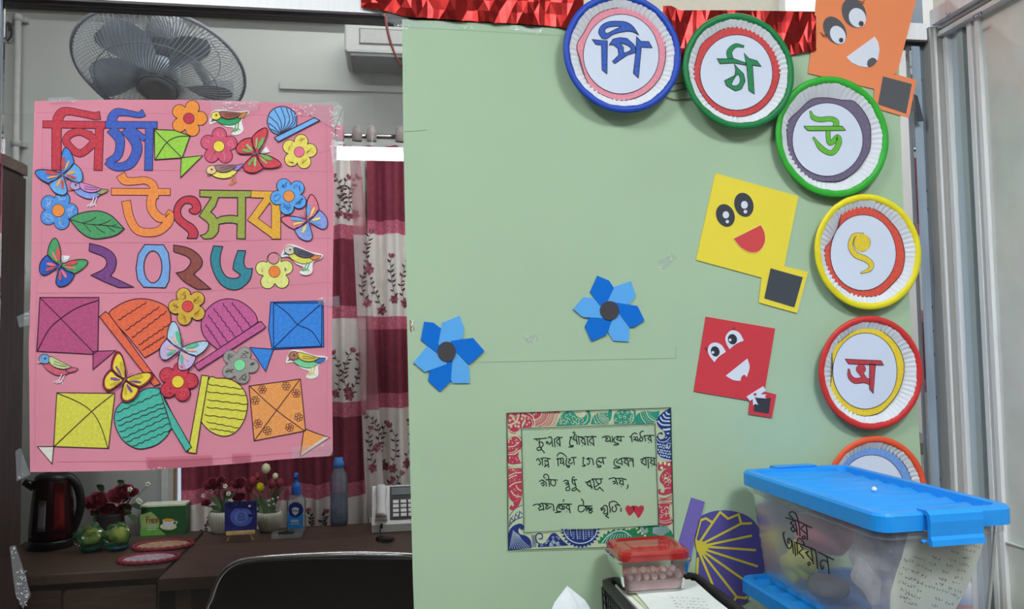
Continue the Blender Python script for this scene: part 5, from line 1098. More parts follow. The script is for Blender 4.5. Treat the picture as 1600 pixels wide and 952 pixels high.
# white paper standing by the basket
ap = aty(887, 917, -.075); mb = MB(); PT = M((222, 228, 236), .75, var=.03)
vs = []; fs = []; n = 8; rnd = random.Random(4)
zt0, zb1 = ap.z, TZ + .001
lp_ = aty(858, 952, -.09).x; rp_ = aty(932, 950, -.09).x
for j in range(n + 1):
    v = j / n; z = zt0 + (zb1 - zt0) * v; sp = min(1, v * 5.2)
    for i in range(9):
        u = i / 8; x = ap.x + (lp_ - ap.x) * sp * (1 - u) + (rp_ - ap.x) * sp * u
        vs.append((x, -.07 - .03 * v - .025 * sin(pi * u) * min(1, v * 3) + rnd.uniform(-.002, .002), z))
M9 = 9
for j in range(n):
    for i in range(8): fs.append((j * M9 + i, j * M9 + i + 1, (j + 1) * M9 + i + 1, (j + 1) * M9 + i))
N = len(vs); vs += [(a, b + .001, c) for a, b, c in vs]; fs += [tuple(N + i for i in reversed(f)) for f in fs]
mb.add(vs, fs, PT); o = mb.build('paper_sheet'); tag(o, 'white folded paper standing on the table left of the black basket', 'paper')
# ------------------------------------------------------------------ the office behind the glass
DZ = .75
WD1 = wood((90, 68, 58), 7, k=1.2, ax=(2, 14, 14)); WD2 = wood((70, 54, 44), 7, k=.75, ax=(2, 14, 14)); WDK = wood((60, 48, 46), 6, k=.55, ax=(10, 10, 1.2))
# tall dark cabinet at the left
zc1 = atx(0, 240, -1.0).z
t = thing('cabinet', 'tall dark brown wooden cabinet at the left edge behind the glass', 'cabinet', (-1.25, .5, 0))
MB().box((-1.5, .16, .06), (-1.0, .825, zc1 - .03), WDK).build('body', t); MB().box((-1.51, .15, zc1 - .0295), (-.992, .832, zc1), wood((112, 96, 88), 6, k=.6)).build('top', t)
MB().box((-1.48, .18, 0), (-1.02, .81, .0595), WDK).build('plinth', t)
for y0, y1 in ((.165, .49), (.495, .82)): 
    o = MB().box((-.9995, y0, .08), (-.990, y1, zc1 - .04), WDK, bev=.002).build('door', t)
    MB().tube([(-.983, (y1 if y0 < .3 else y0) + (-.03 if y0 < .3 else .03), 1.0), (-.983, (y1 if y0 < .3 else y0) + (-.03 if y0 < .3 else .03), 1.12)], .005, ALU).build('handle', o)
# desks
t = thing('desk', 'brown wooden desk in front of the floral curtain', 'desk', (.2, .99, 0))
MB().box((-.615, .725, DZ - .032), (1.02, 1.255, DZ), WD1, bev=.003).build('desktop', t)
for x in (-.56, .95):
    MB().box((x - .02, .76, 0), (x + .02, 1.22, DZ - .0325), WD2).build('side_panel', t)
MB().box((-.539, 1.15, .25), (.929, 1.17, DZ - .033), WD2).build('back_panel', t)
t = thing('side_table', 'darker wooden cabinet table carrying the kettle left of the desk', 'table', (-.85, 1.05, 0))
MB().box((-1.16, .835, DZ - .028), (-.6255, 1.272, DZ), WD2, bev=.003).build('tabletop', t)
MB().box((-1.14, .865, .05), (-.650, 1.26, DZ - .0285), WD2).build('body', t)
for i, x in enumerate((-1.135, -.89)):
    o = MB().box((x, .855, .07), (x + .235, .8645, DZ - .05), WD2, bev=.002).build('door', t); MB().ball((x + (.21 if i == 0 else .025), .850, .5), .010, SHADE_FIT).build('knob', o)
MB().box((-1.13, .875, 0), (-.66, 1.25, .0495), WDK).build('plinth', t)
# office chair seen from behind
YC = .15
t = thing('office_chair', 'black office chair with a chrome edge, its back towards the glass', 'chair', (aty(560, 870, YC).x, .45, 0))
cp = [(322, 985), (329, 940), (343, 905), (365, 886), (400, 878), (470, 873), (560, 870), (650, 873), (720, 880), (757, 892), (778, 915), (788, 945), (793, 985)]
pp = [aty(*q, YC) for q in cp]; pp = [Vector((-.0, 0, 0)) + p for p in cp and pp]
pts = [(p.x, p.z) for p in pp]; pts = [(pts[0][0] + .03, .52)] + [(x, z) for x, z in pts] + [(pts[-1][0] - .03, .52)]
LEA = M((8, 9, 12), .45, var=.1, spec=.12, k=1)
Mb = Matrix(((1, 0, 0, 0), (0, 0, -1, YC + .05), (0, 1, 0, 0), (0, 0, 0, 1)))
q = [(v.x, v.y) for v in cr(pts, True, 4)]
mb = MB(); mb.prism(list(reversed(q)) if False else q, .006, .044, LEA, mat=Mb, bev=.010); mb.build('backrest', t, 'black padded backrest')
CHR = M((210, 212, 214), .12, metal=1, var=.02, name='chrome')
mb = MB(); mb.tube([(x, YC + .018, z) for x, z in pts], .006, CHR, seg=10); mb.build('frame_tube', t, 'chrome edge tube')
xa, xb = pts[0][0], pts[-1][0]; xm = (xa + xb) / 2
mb = MB(); mb.box((xa + .02, YC + .03, .42), (xb - .02, YC + .47, .50), LEA, bev=.03); mb.build('seat', t)
mb = MB(); mb.tube([(xm, YC + .25, .419), (xm, YC + .25, .10)], .025, CHR); mb.build('gas_column', t)
for k in range(5):
    a = 2 * pi * k / 5 + .3; mb = MB(); mb.tube([(xm, YC + .25, .105), (xm + .27 * cos(a), YC + .25 + .25 * sin(a) * .6, .065)], [.022, .014], CHR); mb.ball((xm + .27 * cos(a), YC + .25 + .25 * sin(a) * .6, .03), .03, BLK, 12, 8); mb.build('leg', t)
# wall fan
FC = aty(252, 108, .72); tc_ = (CAM - FC).normalized(); rgt = ROT @ Vector((1, 0, 0)); dn = ROT @ Vector((0, -1, 0))
dn = (dn - tc_ * dn.dot(tc_)).normalized(); dn2 = (dn * cos(radians(11)) - rgt * sin(radians(11))); dn2 = (dn2 - tc_ * dn2.dot(tc_)).normalized()
az = (tc_ * cos(radians(49)) + dn2 * sin(radians(49))).normalized(); ax = dn2.cross(tc_).normalized(); ay = az.cross(ax).normalized()
FR_ = 124 * mpp(FC)
MF = Matrix.Translation(FC) @ Matrix((ax, ay, az)).transposed().to_4x4()
FG = M((126, 130, 136), .45, var=.06, k=.5); FGL = M((150, 154, 158), .45, var=.05); FB = M((96, 102, 108), .4, var=.06, k=.22)
t = thing('wall_fan', 'grey wall fan with round wire cage above the pink poster', 'fan', tuple(FC))
mb = MB(); mb.tube([(FR_ * cos(a), FR_ * sin(a), 0) for a in [2 * pi * i / 64 for i in range(64)]], .0048, FG, seg=8, mat=MF, sm=False, closed=True); mb.build('cage_ring', t)
def cage(sgn, dep, r0, n, sw, nm):
    mb = MB()
    for i in range(n):
        a0 = 2 * pi * i / n; pts = []
        for k in range(9):
            u = k / 8; r = r0 + (FR_ - r0) * u; a = a0 + sw * (1 - u) ** 1.3; z = sgn * dep * (1 - u ** 3.2) ** .8
            pts.append((r * cos(a), r * sin(a), z))
        mb.tube(pts, .0013, FG, seg=4, mat=MF, sm=False)
    for u in ((.62,) if sgn > 0 else (.55,)):
        r = r0 + (FR_ - r0) * u; z = sgn * dep * (1 - u ** 3.2) ** .8; mb.tube([(r * cos(a), r * sin(a), z) for a in [2 * pi * i / 48 for i in range(48)]], .0013, FG, seg=5, mat=MF, sm=False, closed=True)
    mb.tube([(r0 * cos(a), r0 * sin(a), sgn * dep) for a in [2 * pi * i / 32 for i in range(32)]], .0025, FG, seg=6, mat=MF, sm=False, closed=True)
    mb.build(nm, t)
cage(1, .070, .052, 96, .35, 'front_grille'); cage(-1, .060, .06, 96, -.25, 'back_grille')
mb = MB(); mb.lathe([(0, .070), (.030, .073), (.048, .072), (.054, .066), (.054, .060), (0, .058)], FG, mat=MF); mb.build('badge', t)
mb = MB(); mb.lathe([(0, .050), (.035, .046), (.046, .034), (.048, .012), (.047, -.005), (.0, -.006)], FB, mat=MF, fn=lambda r, z, a, j: r * (1 + (.02 * sin(a * 40) if j in (2, 3) else 0))); hub = mb.build('hub', t)
for k in range(5):
    a0 = 2 * pi * k / 5 + .33; mb = MB(); vs = []; fs = []
    for i in range(11):
        u = i / 10; r = .042 + (FR_ * .87 - .042) * u; wd = .42 + .25 * sin(pi * min(1, u * .95)) + .1 * u; 
        if u > .88: wd *= 1 - (u - .88) * 3.2
        for j in range(7):
            v = j / 6 - .5; a = a0 + wd * v * (1.25 - .35 * u) + .25 * u; vs.append((r * cos(a), r * sin(a), .020 + .046 * v * (1 - .35 * u)))
    for i in range(10):
        for j in range(6): fs.append((i * 7 + j, i * 7 + j + 1, (i + 1) * 7 + j + 1, (i + 1) * 7 + j))
    n0 = len(vs); vs += [(x, y, z - .0018) for x, y, z in vs]; fs += [tuple(n0 + q for q in reversed(f)) for f in fs]
    mb.add(vs, fs, FB, True, MF); mb.build('blade', t)
mb = MB(); mb.lathe([(0, -.058), (.05, -.060), (.058, -.075), (.058, -.13), (.048, -.16), (0, -.168)], FGL, mat=MF); mb.build('motor', t)
m0 = MF @ Vector((0, 0, -.15)); mb = MB(); mb.tube([m0, m0 + Vector((0, .18, .02)), (m0.x, 1.30, m0.z + .0), (m0.x, YB - .012, m0.z - .02)], .016, FGL); mb.box((m0.x - .05, YB - .018, m0.z - .09), (m0.x + .05, YB - .0005, m0.z + .07), FGL, bev=.004); mb.build('wall_bracket', t)
# air conditioner, pipe, cable
a = aty(538, 33, YB - .2); b = aty(640, 84, YB - .2); ACM = M((182, 182, 178), .45, var=.02); 
t = thing('air_conditioner', 'pale grey split air conditioner high on the office wall', 'air conditioner', (a.x + .4, YB - .1, b.z))
MB().box((a.x, YB - .2, b.z), (a.x + .85, YB - .0005, a.z), ACM, bev=.008).build('body', t)
q0 = aty(561, 44, YB - .2); q1 = aty(640, 72, YB - .2)
mb = MB(); mb.box((q0.x, YB - .2025, q1.z), (q0.x + .62, YB - .2003, q0.z), M((96, 98, 98), .5)); mb.box((q0.x + .004, YB - .2045, q1.z + .004), (q0.x + .616, YB - .2026, q0.z - .004), M((168, 168, 164), .45)); mb.build('front_panel', t)
MB().box((a.x + .02, YB - .195, b.z - .012), (a.x + .83, YB - .03, b.z - .0003), M((110, 112, 112), .5)).build('air_flap', t)
MB().box((a.x + .012, YB - .198, a.z + .0003), (a.x + .838, YB - .02, a.z + .012), ACM).build('top_cover', t)
a = aty(28, 28, YB - .03); mb = MB(); mb.lathe([(.0, .4), (.0105, .4), (.0105, a.z), (0, a.z)], M((190, 190, 186), .5), (a.x, YB - .03, 0), 16)
o0 = thing('pipe', 'pale conduit pipe running up the office wall in the left corner', 'pipe', (a.x, YB - .03, .4)); mb.build('tube', o0)
for py in (28, 224, 420): 
    z = aty(28, py, YB - .03).z; mb = MB(); mb.lathe([(.0108, z - .012), (.0150, z - .010), (.0150, z + .010), (.0108, z + .012)], M((182, 182, 178), .5), (a.x, YB - .03, 0), 16); mb.box((a.x - .025, YB - .018, z - .008), (a.x + .025, YB - .0005, z + .008), M((182, 182, 178), .5)); mb.build('clamp', o0)
mb = MB(); P_ = [aty(*q, YB - .02) for q in ((12, 34), (17, 44), (17, 56), (11, 63), (8, 56), (9, 42), (13, 36), (15, 48))]; mb.tube(P_, .0035, M((60, 62, 66), .5)); mb.box((P_[0].x - .015, YB - .022, P_[0].z - .004), (P_[0].x + .015, YB - .0005, P_[0].z + .01), M((190, 190, 188))); o = mb.build('cable_loop'); tag(o, 'dark cable coiled on a wall hook in the upper left corner', 'cable')

# ------------------------------------------------------------------ floral curtains
YK = 1.325
CW_ = M((196, 190, 184), .85, var=.05, sc=40, bump=.2, k=.66); CB = M((164, 82, 102), .85, var=.3, sc=150, white=.06, k=.62); CM = M((116, 46, 62), .85, var=.12, sc=50, k=.66); MO1 = M((140, 72, 88), .85, var=.15, sc=60); MO2 = M((86, 54, 60), .85, var=.1); MO3 = M((168, 104, 116), .85, var=.1)
def zof(py, px=585): return aty(px, py, YK).z
def curtain(name, lab, x0, x1, bands, ph, lam, amp, y0, seed, motifs, zb, top, edge=None, mats=None, group='floral curtains'):
    cw, cb, cm = mats or (CW_, CB, CM)
    t = thing(name, lab, 'curtain', ((x0 + x1) / 2, y0, zb), group)
    def Y(x, z):
        k = (top - z) / (top - zb); f_ = .75 + .45 * k
        return y0 - amp * f_ * sin(2 * pi * (x - x0) / lam + ph + .5 * sin(3 * (z + seed))) - amp * .35 * sin(2 * pi * (x - x0) / (lam * .43) + 1.7 * ph + z)
    nx = int((x1 - x0) / .006) + 1
    rows = []
    zs = sorted(set([top] + [zof(b[0]) for b in bands if zb < zof(b[0]) < top] + [zb] + [top + (zb - top) * i / 50 for i in range(51)]), reverse=True)
    def mat_at(z):
        m = 'm'
        for py, k in bands:
            if z < zof(py): m = k
        return {'w': cw, 'b': cb, 'm': cm}[m]
    mb = MB(); vs = []; fs = {cw: [], cb: [], cm: []}
    def XE(u, z):
        if edge: a, b = edge(z); return a + (b - a) * u
        return x0 + (x1 - x0) * u
    for z in zs:
        for i in range(nx + 1): x = XE(i / nx, z); vs.append((x, Y(x, z), z))
    for r in range(len(zs) - 1):
        m = mat_at((zs[r] + zs[r + 1]) / 2)
        for i in range(nx): fs[m].append((r * (nx + 1) + i, r * (nx + 1) + i + 1, (r + 1) * (nx + 1) + i + 1, (r + 1) * (nx + 1) + i))
    b = len(mb.v); mb.v += [Vector(v) for v in vs]
    for m in fs:
        k = mb.mi(m)
        for f in fs[m]: mb.f.append(f); mb.fm.append(k); mb.fs.append(True)
    cloth = mb.build('cloth', t)
    # printed sprigs lying on the cloth
    rnd = random.Random(seed); mb = MB()
    def leaf(c, a, l, w, m):
        pts = []
        for u, v in ((0, 0), (.3, .5), (.6, .45), (1, 0), (.6, -.45), (.3, -.5)):
            x = c[0] + l * u * cos(a) - w * v * sin(a); z = c[1] + l * u * sin(a) + w * v * cos(a); pts.append((x, Y(x, z) - .0016, z))
        mb.add(pts, [(0, 1, 5), (1, 2, 4), (1, 4, 5), (2, 3, 4)], m)
    def sprig(x, z, h):
        sd = rnd.choice((-1, 1)); a = pi / 2 + sd * rnd.uniform(.15, .5); px_, pz_ = x, z; n = 8; s_ = h / n
        for i in range(n):
            leaf((px_, pz_), a, s_ * 1.2, .0022, MO2); k = 1 if i % 2 else -1
            leaf((px_, pz_), a + k * rnd.uniform(.7, 1.2), rnd.uniform(.013, .022), rnd.uniform(.005, .008), MO2)
            if i in (3, 5): leaf((px_, pz_), a - k * rnd.uniform(.8, 1.2), .018, .006, MO2)
            px_ += s_ * cos(a); pz_ += s_ * sin(a); a -= sd * rnd.uniform(.0, .22)
        for k in range(4): leaf((px_, pz_), a + (k - 1.5) * .45, rnd.uniform(.014, .02), .010, MO1 if k % 2 else MO3)
    for x, z, h in motifs: sprig(x, z, h)
    def bloom(x, z):
        for k in range(6): leaf((x, z), k * 1.05 + x * 9, rnd.uniform(.015, .021), .013, MO1 if k % 3 else MO3)
    for x, z, h in motifs: bloom(x + rnd.uniform(-.010, .010), z - .012)
    if motifs: mb.build('printed_sprigs', cloth)
    return t, Y
def xk(px, py=500): return aty(px, py, YK).x
zt_c = aty(578, 229, YK).z
rnd = random.Random(11)
mA = []
for (pa_, pb_, n_) in ((252, 345, 1), (500, 622, 1)):
    for px in (530, 541, 552):
        mA.append((xk(px) + rnd.uniform(-.01, .01), zof(pb_) + rnd.uniform(.01, .05), .13))
for px in range(292, 546, 24): mA.append((xk(px, 800) + rnd.uniform(-.01, .01), zof(832) + rnd.uniform(-.02, .02), .07))
curtain('curtain', 'maroon and white floral curtain hanging behind the poster and desk', xk(284, 780), xk(572), [(248, 'w'), (352, 'b'), (374, 'm'), (478, 'b'), (497, 'w'), (627, 'b'), (650, 'm'), (752, 'b'), (774, 'w')], .4, .105, .026, YK, 3, mA, .32, zt_c)
mC = []
for (pa_, pb_) in ((370, 490), (640, 735), (735, 825)):
    for px in (598, 613, 628): mC.append((xk(px) + rnd.uniform(-.012, .012), zof(pb_) + rnd.uniform(.01, .06), .14))
curtain('curtain', 'maroon and white floral curtain hanging beside the green sheet', xk(575), xk(720), [(345, 'b'), (366, 'w'), (495, 'b'), (515, 'm'), (615, 'b'), (638, 'w')], 1.3, .095, .026, YK - .004, 7, mC, .32, zt_c)
# pale sheer strip in front
def ed(z):
    u = (zt_c - z) / (zt_c - zof(760)); a = xk(549 + 21 * u); b = xk(562 + 36 * min(1, u ** .75)); return a, b
SH = see('sheer_cloth', rgb=(214, 200, 198), fac=.72, rough=.8, gloss=.6, ior=1.02)
SH2 = see('sheer_pink', rgb=(190, 120, 130), fac=.6, rough=.8, gloss=.6, ior=1.02)
SH3 = see('sheer_maroon', rgb=(170, 106, 116), fac=.6, rough=.8, gloss=.6, ior=1.02)
mS = [(xk(572 + 6 * i), zof(py), .12) for i, py in enumerate((470, 420, 720, 690))]
curtain('sheer_curtain', 'narrow pale sheer strip hanging between the two floral curtains', xk(549), xk(598), [(345, 'b'), (372, 'w'), (495, 'b'), (515, 'm'), (615, 'b'), (638, 'w')], 0, .07, .004, YK - .078, 5, mS, DZ + .02, zt_c - .03, edge=ed, mats=(SH, SH2, SH3), group=None)
ro = thing('curtain_rod', 'silver curtain rod with fabric loops above the curtains', 'curtain rod', (xk(480), YK, zof(212)))
zr_ = zof(212); mb = MB(); mb.tube([(xk(240), YK + .012, zr_), (xk(760), YK + .012, zr_)], .0095, CHR, sm=False, seg=12); mb.build('rod', ro)
for i, px in enumerate((532, 560, 583, 628)):
    x = xk(px); mb = MB(); m = (CB, M((150, 140, 138), .85, var=.2, sc=60), M((158, 146, 144), .85, var=.2, sc=60), M((150, 140, 138), .85, var=.2, sc=60))[i]
    mb.tube([(x, YK - .014, zr_ - .026), (x + .001, YK - .016, zr_ - .004), (x, YK - .004, zr_ + .022), (x, YK + .016, zr_ + .024)], [.017, .018, .015, .012], m, seg=14); mb.build('fabric_loop', ro)
for px in (245, 755): mb = MB(); mb.tube([(xk(px), YK + .012, zr_), (xk(px), YB - .0005, zr_)], .008, CHR, sm=False); mb.build('bracket', ro)
# ------------------------------------------------------------------ things on the desk and side table
def onz(px, py): p = atz(px, py, DZ); return p, mpp(p)
# kettle
p, s = onz(68, 862); 
t = thing('kettle', 'black and dark red electric kettle on the side table', 'kettle', (p.x, p.y, DZ))
KB = M((20, 18, 20), .3, var=.05, spec=.5, k=.8); KR = M((112, 30, 32), .18, metal=.6, var=.04, k=.5); KD = M((46, 18, 20), .2, metal=.3, var=.05, k=.7)
bx_, by_ = p.x, p.y + .06; H_ = 118 * s
mb = MB(); mb.lathe([(0, 0), (.066, 0), (.068, .004), (.067, .022), (.064, .026), (0, .027)], KB, (bx_, by_, DZ + .0004)); mb.build('base', t)
mb = MB(); mb.lathe([(0, .0275), (.064, .0275), (.065, .05), (.058, .14), (.050, H_ - .022), (.049, H_ - .02), (0, H_ - .02)], KD, (bx_, by_, DZ), 40); mb.build('body', t, 'dark red metal body')
mb = MB(); mb.lathe([(.0503, H_ - .0215), (.0505, H_ - .012), (.036, H_ - .002), (0, H_ + .002)], KB, (bx_, by_, DZ), 32); mb.build('lid', t)
def Kp(px, py, dy=0): q = aty(px, py, by_ + dy); return q
mb = MB(); mb.tube([Kp(58, 748), Kp(80, 743), Kp(108, 746), Kp(122, 762), Kp(126, 790), Kp(120, 815), Kp(112, 832), Kp(105, 838)], [.010, .013, .014, .013, .012, .012, .011, .008], KB, seg=12); mb.build('handle', t)
mb = MB(); mb.tube([Kp(92, 752, -.02), Kp(95, 800, -.02), Kp(98, 836, -.02)], [.012, .016, .018], KB, seg=12); mb.build('handle_mount', t)
def patch(name, a0, a1, zs, m, lift, lab):
    prof = [(.0275, .064), (.05, .065), (.14, .058), (H_ - .022, .050)]
    def rad(z):
        for (z0, r0), (z1, r1) in zip(prof, prof[1:]):
            if z <= z1: return r0 + (r1 - r0) * (z - z0) / (z1 - z0)
        return .05
    mb = MB(); vs = []; fs = []; n = 9; k = len(zs)
    for l in (0, lift):
        for z in zs:
            for i in range(n):
                a = radians(a0 + (a1 - a0) * i / (n - 1)); vs.append((bx_ + (rad(z) + l) * cos(a), by_ + (rad(z) + l) * sin(a), DZ + z))
    o_ = k * n
    for r in range(k - 1):
        for i in range(n - 1): fs.append((o_ + r * n + i, o_ + r * n + i + 1, o_ + (r + 1) * n + i + 1, o_ + (r + 1) * n + i))
        fs.append((r * n, o_ + r * n, o_ + (r + 1) * n, (r + 1) * n)); fs.append((r * n + n - 1, (r + 1) * n + n - 1, o_ + (r + 1) * n + n - 1, o_ + r * n + n - 1))
    for r in (0, k - 1):
        for i in range(n - 1): fs.append((r * n + i, r * n + i + 1, o_ + r * n + i + 1, o_ + r * n + i))
    mb.add(vs, fs, m, True); return mb.build(name, t, lab)
patch('stripe', -66, -36, [.032, .08, .14, H_ - .03], KR, .0008, 'shiny red stripe')
patch('water_gauge', -106, -86, [.06, .075, .13, .15], M((120, 120, 122), .3, k=.62), .002, 'grey water gauge window')
mb = MB(); mb.tube([(bx_ - .045, by_ - .02, DZ + H_ - .04), (bx_ - .072, by_ - .03, DZ + H_ - .022)], [.016, .010], KB); mb.build('spout', t)

def rose(mb, c, r, m, m2, seed=0, up=(0, -.6, .8)):
    rnd = random.Random(seed); up = Vector(up).normalized(); q = Vector((0, 0, 1)).rotation_difference(up).to_matrix().to_4x4(); T0 = Matrix.Translation(c) @ q
    for L in range(5):
        rr = r * (.2 + .165 * L); n = 3 + L; hgt = r * (1.15 - .1 * L)
        for k in range(n):
            a = 2 * pi * k / n + L * .7 + rnd.uniform(-.2, .2); wd = 2 * pi / n * .72; vs = []; fs = []
            for i in range(5):
                for j in range(5):
                    u = i / 4 - .5; v = j / 4; aa = a + wd * u * 1.5; flare = 1 + (.06 + .06 * L) * v * v; rad = rr * (.35 + .65 * sin(pi / 2 * min(1, v * 1.3))) * flare
                    z = -r * .5 + hgt * (v - .22 * abs(u * 2) ** 2 * v) - .04 * L * r * v * v; vs.append((rad * cos(aa), rad * sin(aa), z))
            for i in range(4):
                for j in range(4): fs.append((i * 5 + j, i * 5 + j + 1, (i + 1) * 5 + j + 1, (i + 1) * 5 + j))
            mb.add(vs, fs, m if (k + L) % 3 else m2, True, T0)
def leaf3(mb, base, tip, w, m, bend=.2):
    base = Vector(base); tip = Vector(tip); d = tip - base; sd = d.cross(Vector((0, 1, .3))).normalized(); nn = sd.cross(d).normalized(); vs = []; fs = []
    for i in range(7):
        u = i / 6; c = base + d * u + nn * (d.length * bend * sin(pi * u)); h = w * sin(pi * min(1, u * .94 + .06)) ** .8
        vs += [c - sd * h, c + nn * (-.15 * h), c + sd * h]
    for i in range(6):
        for k in range(2): fs.append((i * 3 + k, i * 3 + k + 1, (i + 1) * 3 + k + 1, (i + 1) * 3 + k))
    mb.add(vs, fs, m, True)
RS1 = M((104, 32, 46), .7, var=.15, sc=90, k=.6); RS2 = M((134, 54, 66), .7, var=.1, k=.6); LF = M((66, 84, 62), .6, var=.2, sc=50, k=.6); LF2 = M((92, 116, 84), .6, var=.15, k=.6); STM = M((60, 78, 50), .6, k=.6); WHF = M((214, 214, 196), .7, k=.8)
# roses behind the green bag
p, s = onz(172, 850); yb = p.y + .075
t = thing('rose_bouquet', 'bouquet of dark red artificial roses standing behind the green fruit bag', 'flowers', (p.x, yb, DZ))
at_ = lambda px, py, dy=0: aty(px, py, yb + dy)
mb = MB(); mb.lathe([(0, 0), (.035, 0), (.045, .03), (.040, .075), (.043, .08), (.038, .078), (.036, .03), (0, .01)], M((52, 46, 46), .5, k=.6), (at_(172, 840).x, yb, DZ + .0005)); mb.build('vase', t, 'dark vase')
vx = at_(172, 840).x
for i, (px, py, r) in enumerate(((150, 783, 17), (189, 772, 19), (192, 797, 12), (168, 796, 11), (207, 770, 9), (150, 800, 8))):
    c = at_(px, py, -.02 + .012 * (i % 3)); mb = MB(); rose(mb, c, r * s, RS1, RS2, i); fl = mb.build('rose', t)
    mb = MB(); mb.tube([c + Vector((0, 0, -r * s * .5)), (c + Vector((vx, yb, DZ + .05))) / 2 + Vector((0, 0, -.02)), (vx, yb, DZ + .05)], .002, STM, seg=6); mb.build('stem', t)
for i, (px, py, qx, qy) in enumerate(((180, 815, 195, 826), (175, 808, 160, 822), (200, 805, 214, 818), (165, 805, 148, 812), (190, 806, 205, 800), (160, 770, 152, 757), (190, 760, 186, 750), (155, 800, 146, 806), (185, 818, 176, 832), (148, 805, 148, 818), (205, 790, 220, 796))):
    mb = MB(); leaf3(mb, at_(px, py, -.005 * (i % 4)), at_(qx, qy, -.03), 5.5 * s, LF if i % 2 else LF2); mb.build('leaf', t)
for px, py in ((219, 785), (231, 757), (203, 765), (216, 782)):
    mb = MB(); c = at_(px, py, -.03)
    for k in range(5): a = 2 * pi * k / 5; mb.ball(c + Vector((cos(a) * 2.6 * s, -.001, sin(a) * 2.6 * s)), 1.9 * s, WHF, 8, 6)
    mb.tube([c, (at_(195, 800, 0))], .0009, STM, seg=5); mb.build('small_flower', t, 'small white flower')
# green bag of fruit
p, s = onz(164, 866)
GB = see('green_bag', rgb=(40, 120, 80), fac=.4, rough=.2, gloss=.1, ior=1.4)
t = thing('fruit_bag', 'shiny green plastic bag of green fruit on the side table', 'fruit bag', (p.x, p.y, DZ))
def lump(c, r, m, seed, amp, sx=1, sy=1, sz=1, seg=24, ring=16):
    rnd = random.Random(seed); k = [(Vector((rnd.uniform(-1, 1), rnd.uniform(-1, 1), rnd.uniform(-1, 1))) * rnd.uniform(3, 9), rnd.uniform(0, 6)) for _ in range(9)]
    mb = MB(); mb.ball(c, r, m, seg, ring, sx=sx, sy=sy, sz=sz, fn=lambda d: 1 + amp * sum(sin(a.dot(d) + q) for a, q in k) / 3); zm = min(v.z for v in mb.v)
    return mb, zm
for i, (px, py, rx) in enumerate(((142, 846, 20), (183, 844, 20))):
    c = aty(px, py, p.y + .035); mb, zm = lump((0, 0, 0), rx * s, GB, 4 + i, .22, 1.0, .9, .98, 30, 20)
    mb.fs = [False] * len(mb.fs); mb.v = [Vector((v.x + c.x, v.y + p.y + .035, v.z - zm + DZ + .0006)) for v in mb.v]; mb.build('bag', t)
    zc_ = DZ + .022 * 1.0 + 10 * s; mb = MB(); mb.ball((c.x + .003, p.y + .037, zc_ + .004), 14.5 * s, M((186, 214, 70), .5, var=.15, sc=40, k=.55), 20, 14, sz=.95, sy=.85); mb.build('fruit', t, 'pale green fruit showing through the bag')
    mb = MB(); mb.lathe([(0, .004), (12 * s, .002), (17 * s, .010), (17.5 * s, .016), (0, .014)], M((26, 66, 74), .3, var=.25, sc=40, k=.7), (c.x, p.y + .035, DZ), 20, sy=.8); mb.build('bag_base', t, 'dark teal lower part')
# tea box
a = onz(220, 838)[0]; s = mpp(a); w = 66 * s; h = 44 * s
t = thing('tea_box', 'green tea box with a cup picture standing on the side table', 'box', (a.x + w / 2, a.y + .03, DZ))
TG = M((40, 84, 46), .4, var=.1, k=.7); TL = M((132, 158, 92), .45, var=.1, k=.62)
mb = MB(); mb.box((a.x, a.y, DZ + .0005), (a.x + w, a.y + .06, DZ + h), TG); mb.build('carton', t)
mb = MB(); mb.box((a.x - .0005, a.y - .0006, DZ + h + .0003), (a.x + w + .0005, a.y + .0605, DZ + h + .006), M((190, 200, 170), .5, k=.62)); mb.build('lid_flap', t)
d = D2(y=a.y); f = fr(0, 0, 1)
d.poly([(219, 805), (236, 800), (250, 812), (246, 838), (219, 839)], TL, 2)
d.poly(cr([(219, 828, 1), (240, 822), (262, 838, 1), (219, 839, 1)], True, 4), M((96, 152, 64), .45, k=.62), 3)
d.disc((263, 823), 13, M((196, 206, 150), .5, k=.62), 3, ry=5.5); d.poly(cr([(254, 812, 1), (272, 812, 1), (270, 822), (263, 826), (256, 822)], True, 4), M((226, 222, 196), .4, k=.62), 4); d.disc((263, 813), 8.6, M((206, 140, 52), .4, k=.62), 5, ry=2.6)
d.stroke([(272, 815), (277, 816), (273, 821)], 1.2, M((226, 222, 196), .4, k=.62), 4)
WT = M((232, 232, 220), .5, k=.62); RD = M((120, 30, 34), .5, k=.62)
for q in ([(229, 818), (229, 809), (233, 808)], [(229, 813), (232, 812)], [(234, 817), (234, 812), (236, 812)], [(237, 815), (240, 814), (239, 811), (237, 813), (238, 817), (241, 816)], [(244, 811), (242, 812), (244, 814), (244, 816), (242, 817)], [(246, 808), (246, 816)], [(246, 812), (249, 812), (249, 816)]): d.stroke(q, 1.3, RD, 4, n=3)
for k in range(3): d.stroke([(230, 822 + k * 3), (244, 821 + k * 3)], 1.0, WT, 4)
d.build('printed_front', t)
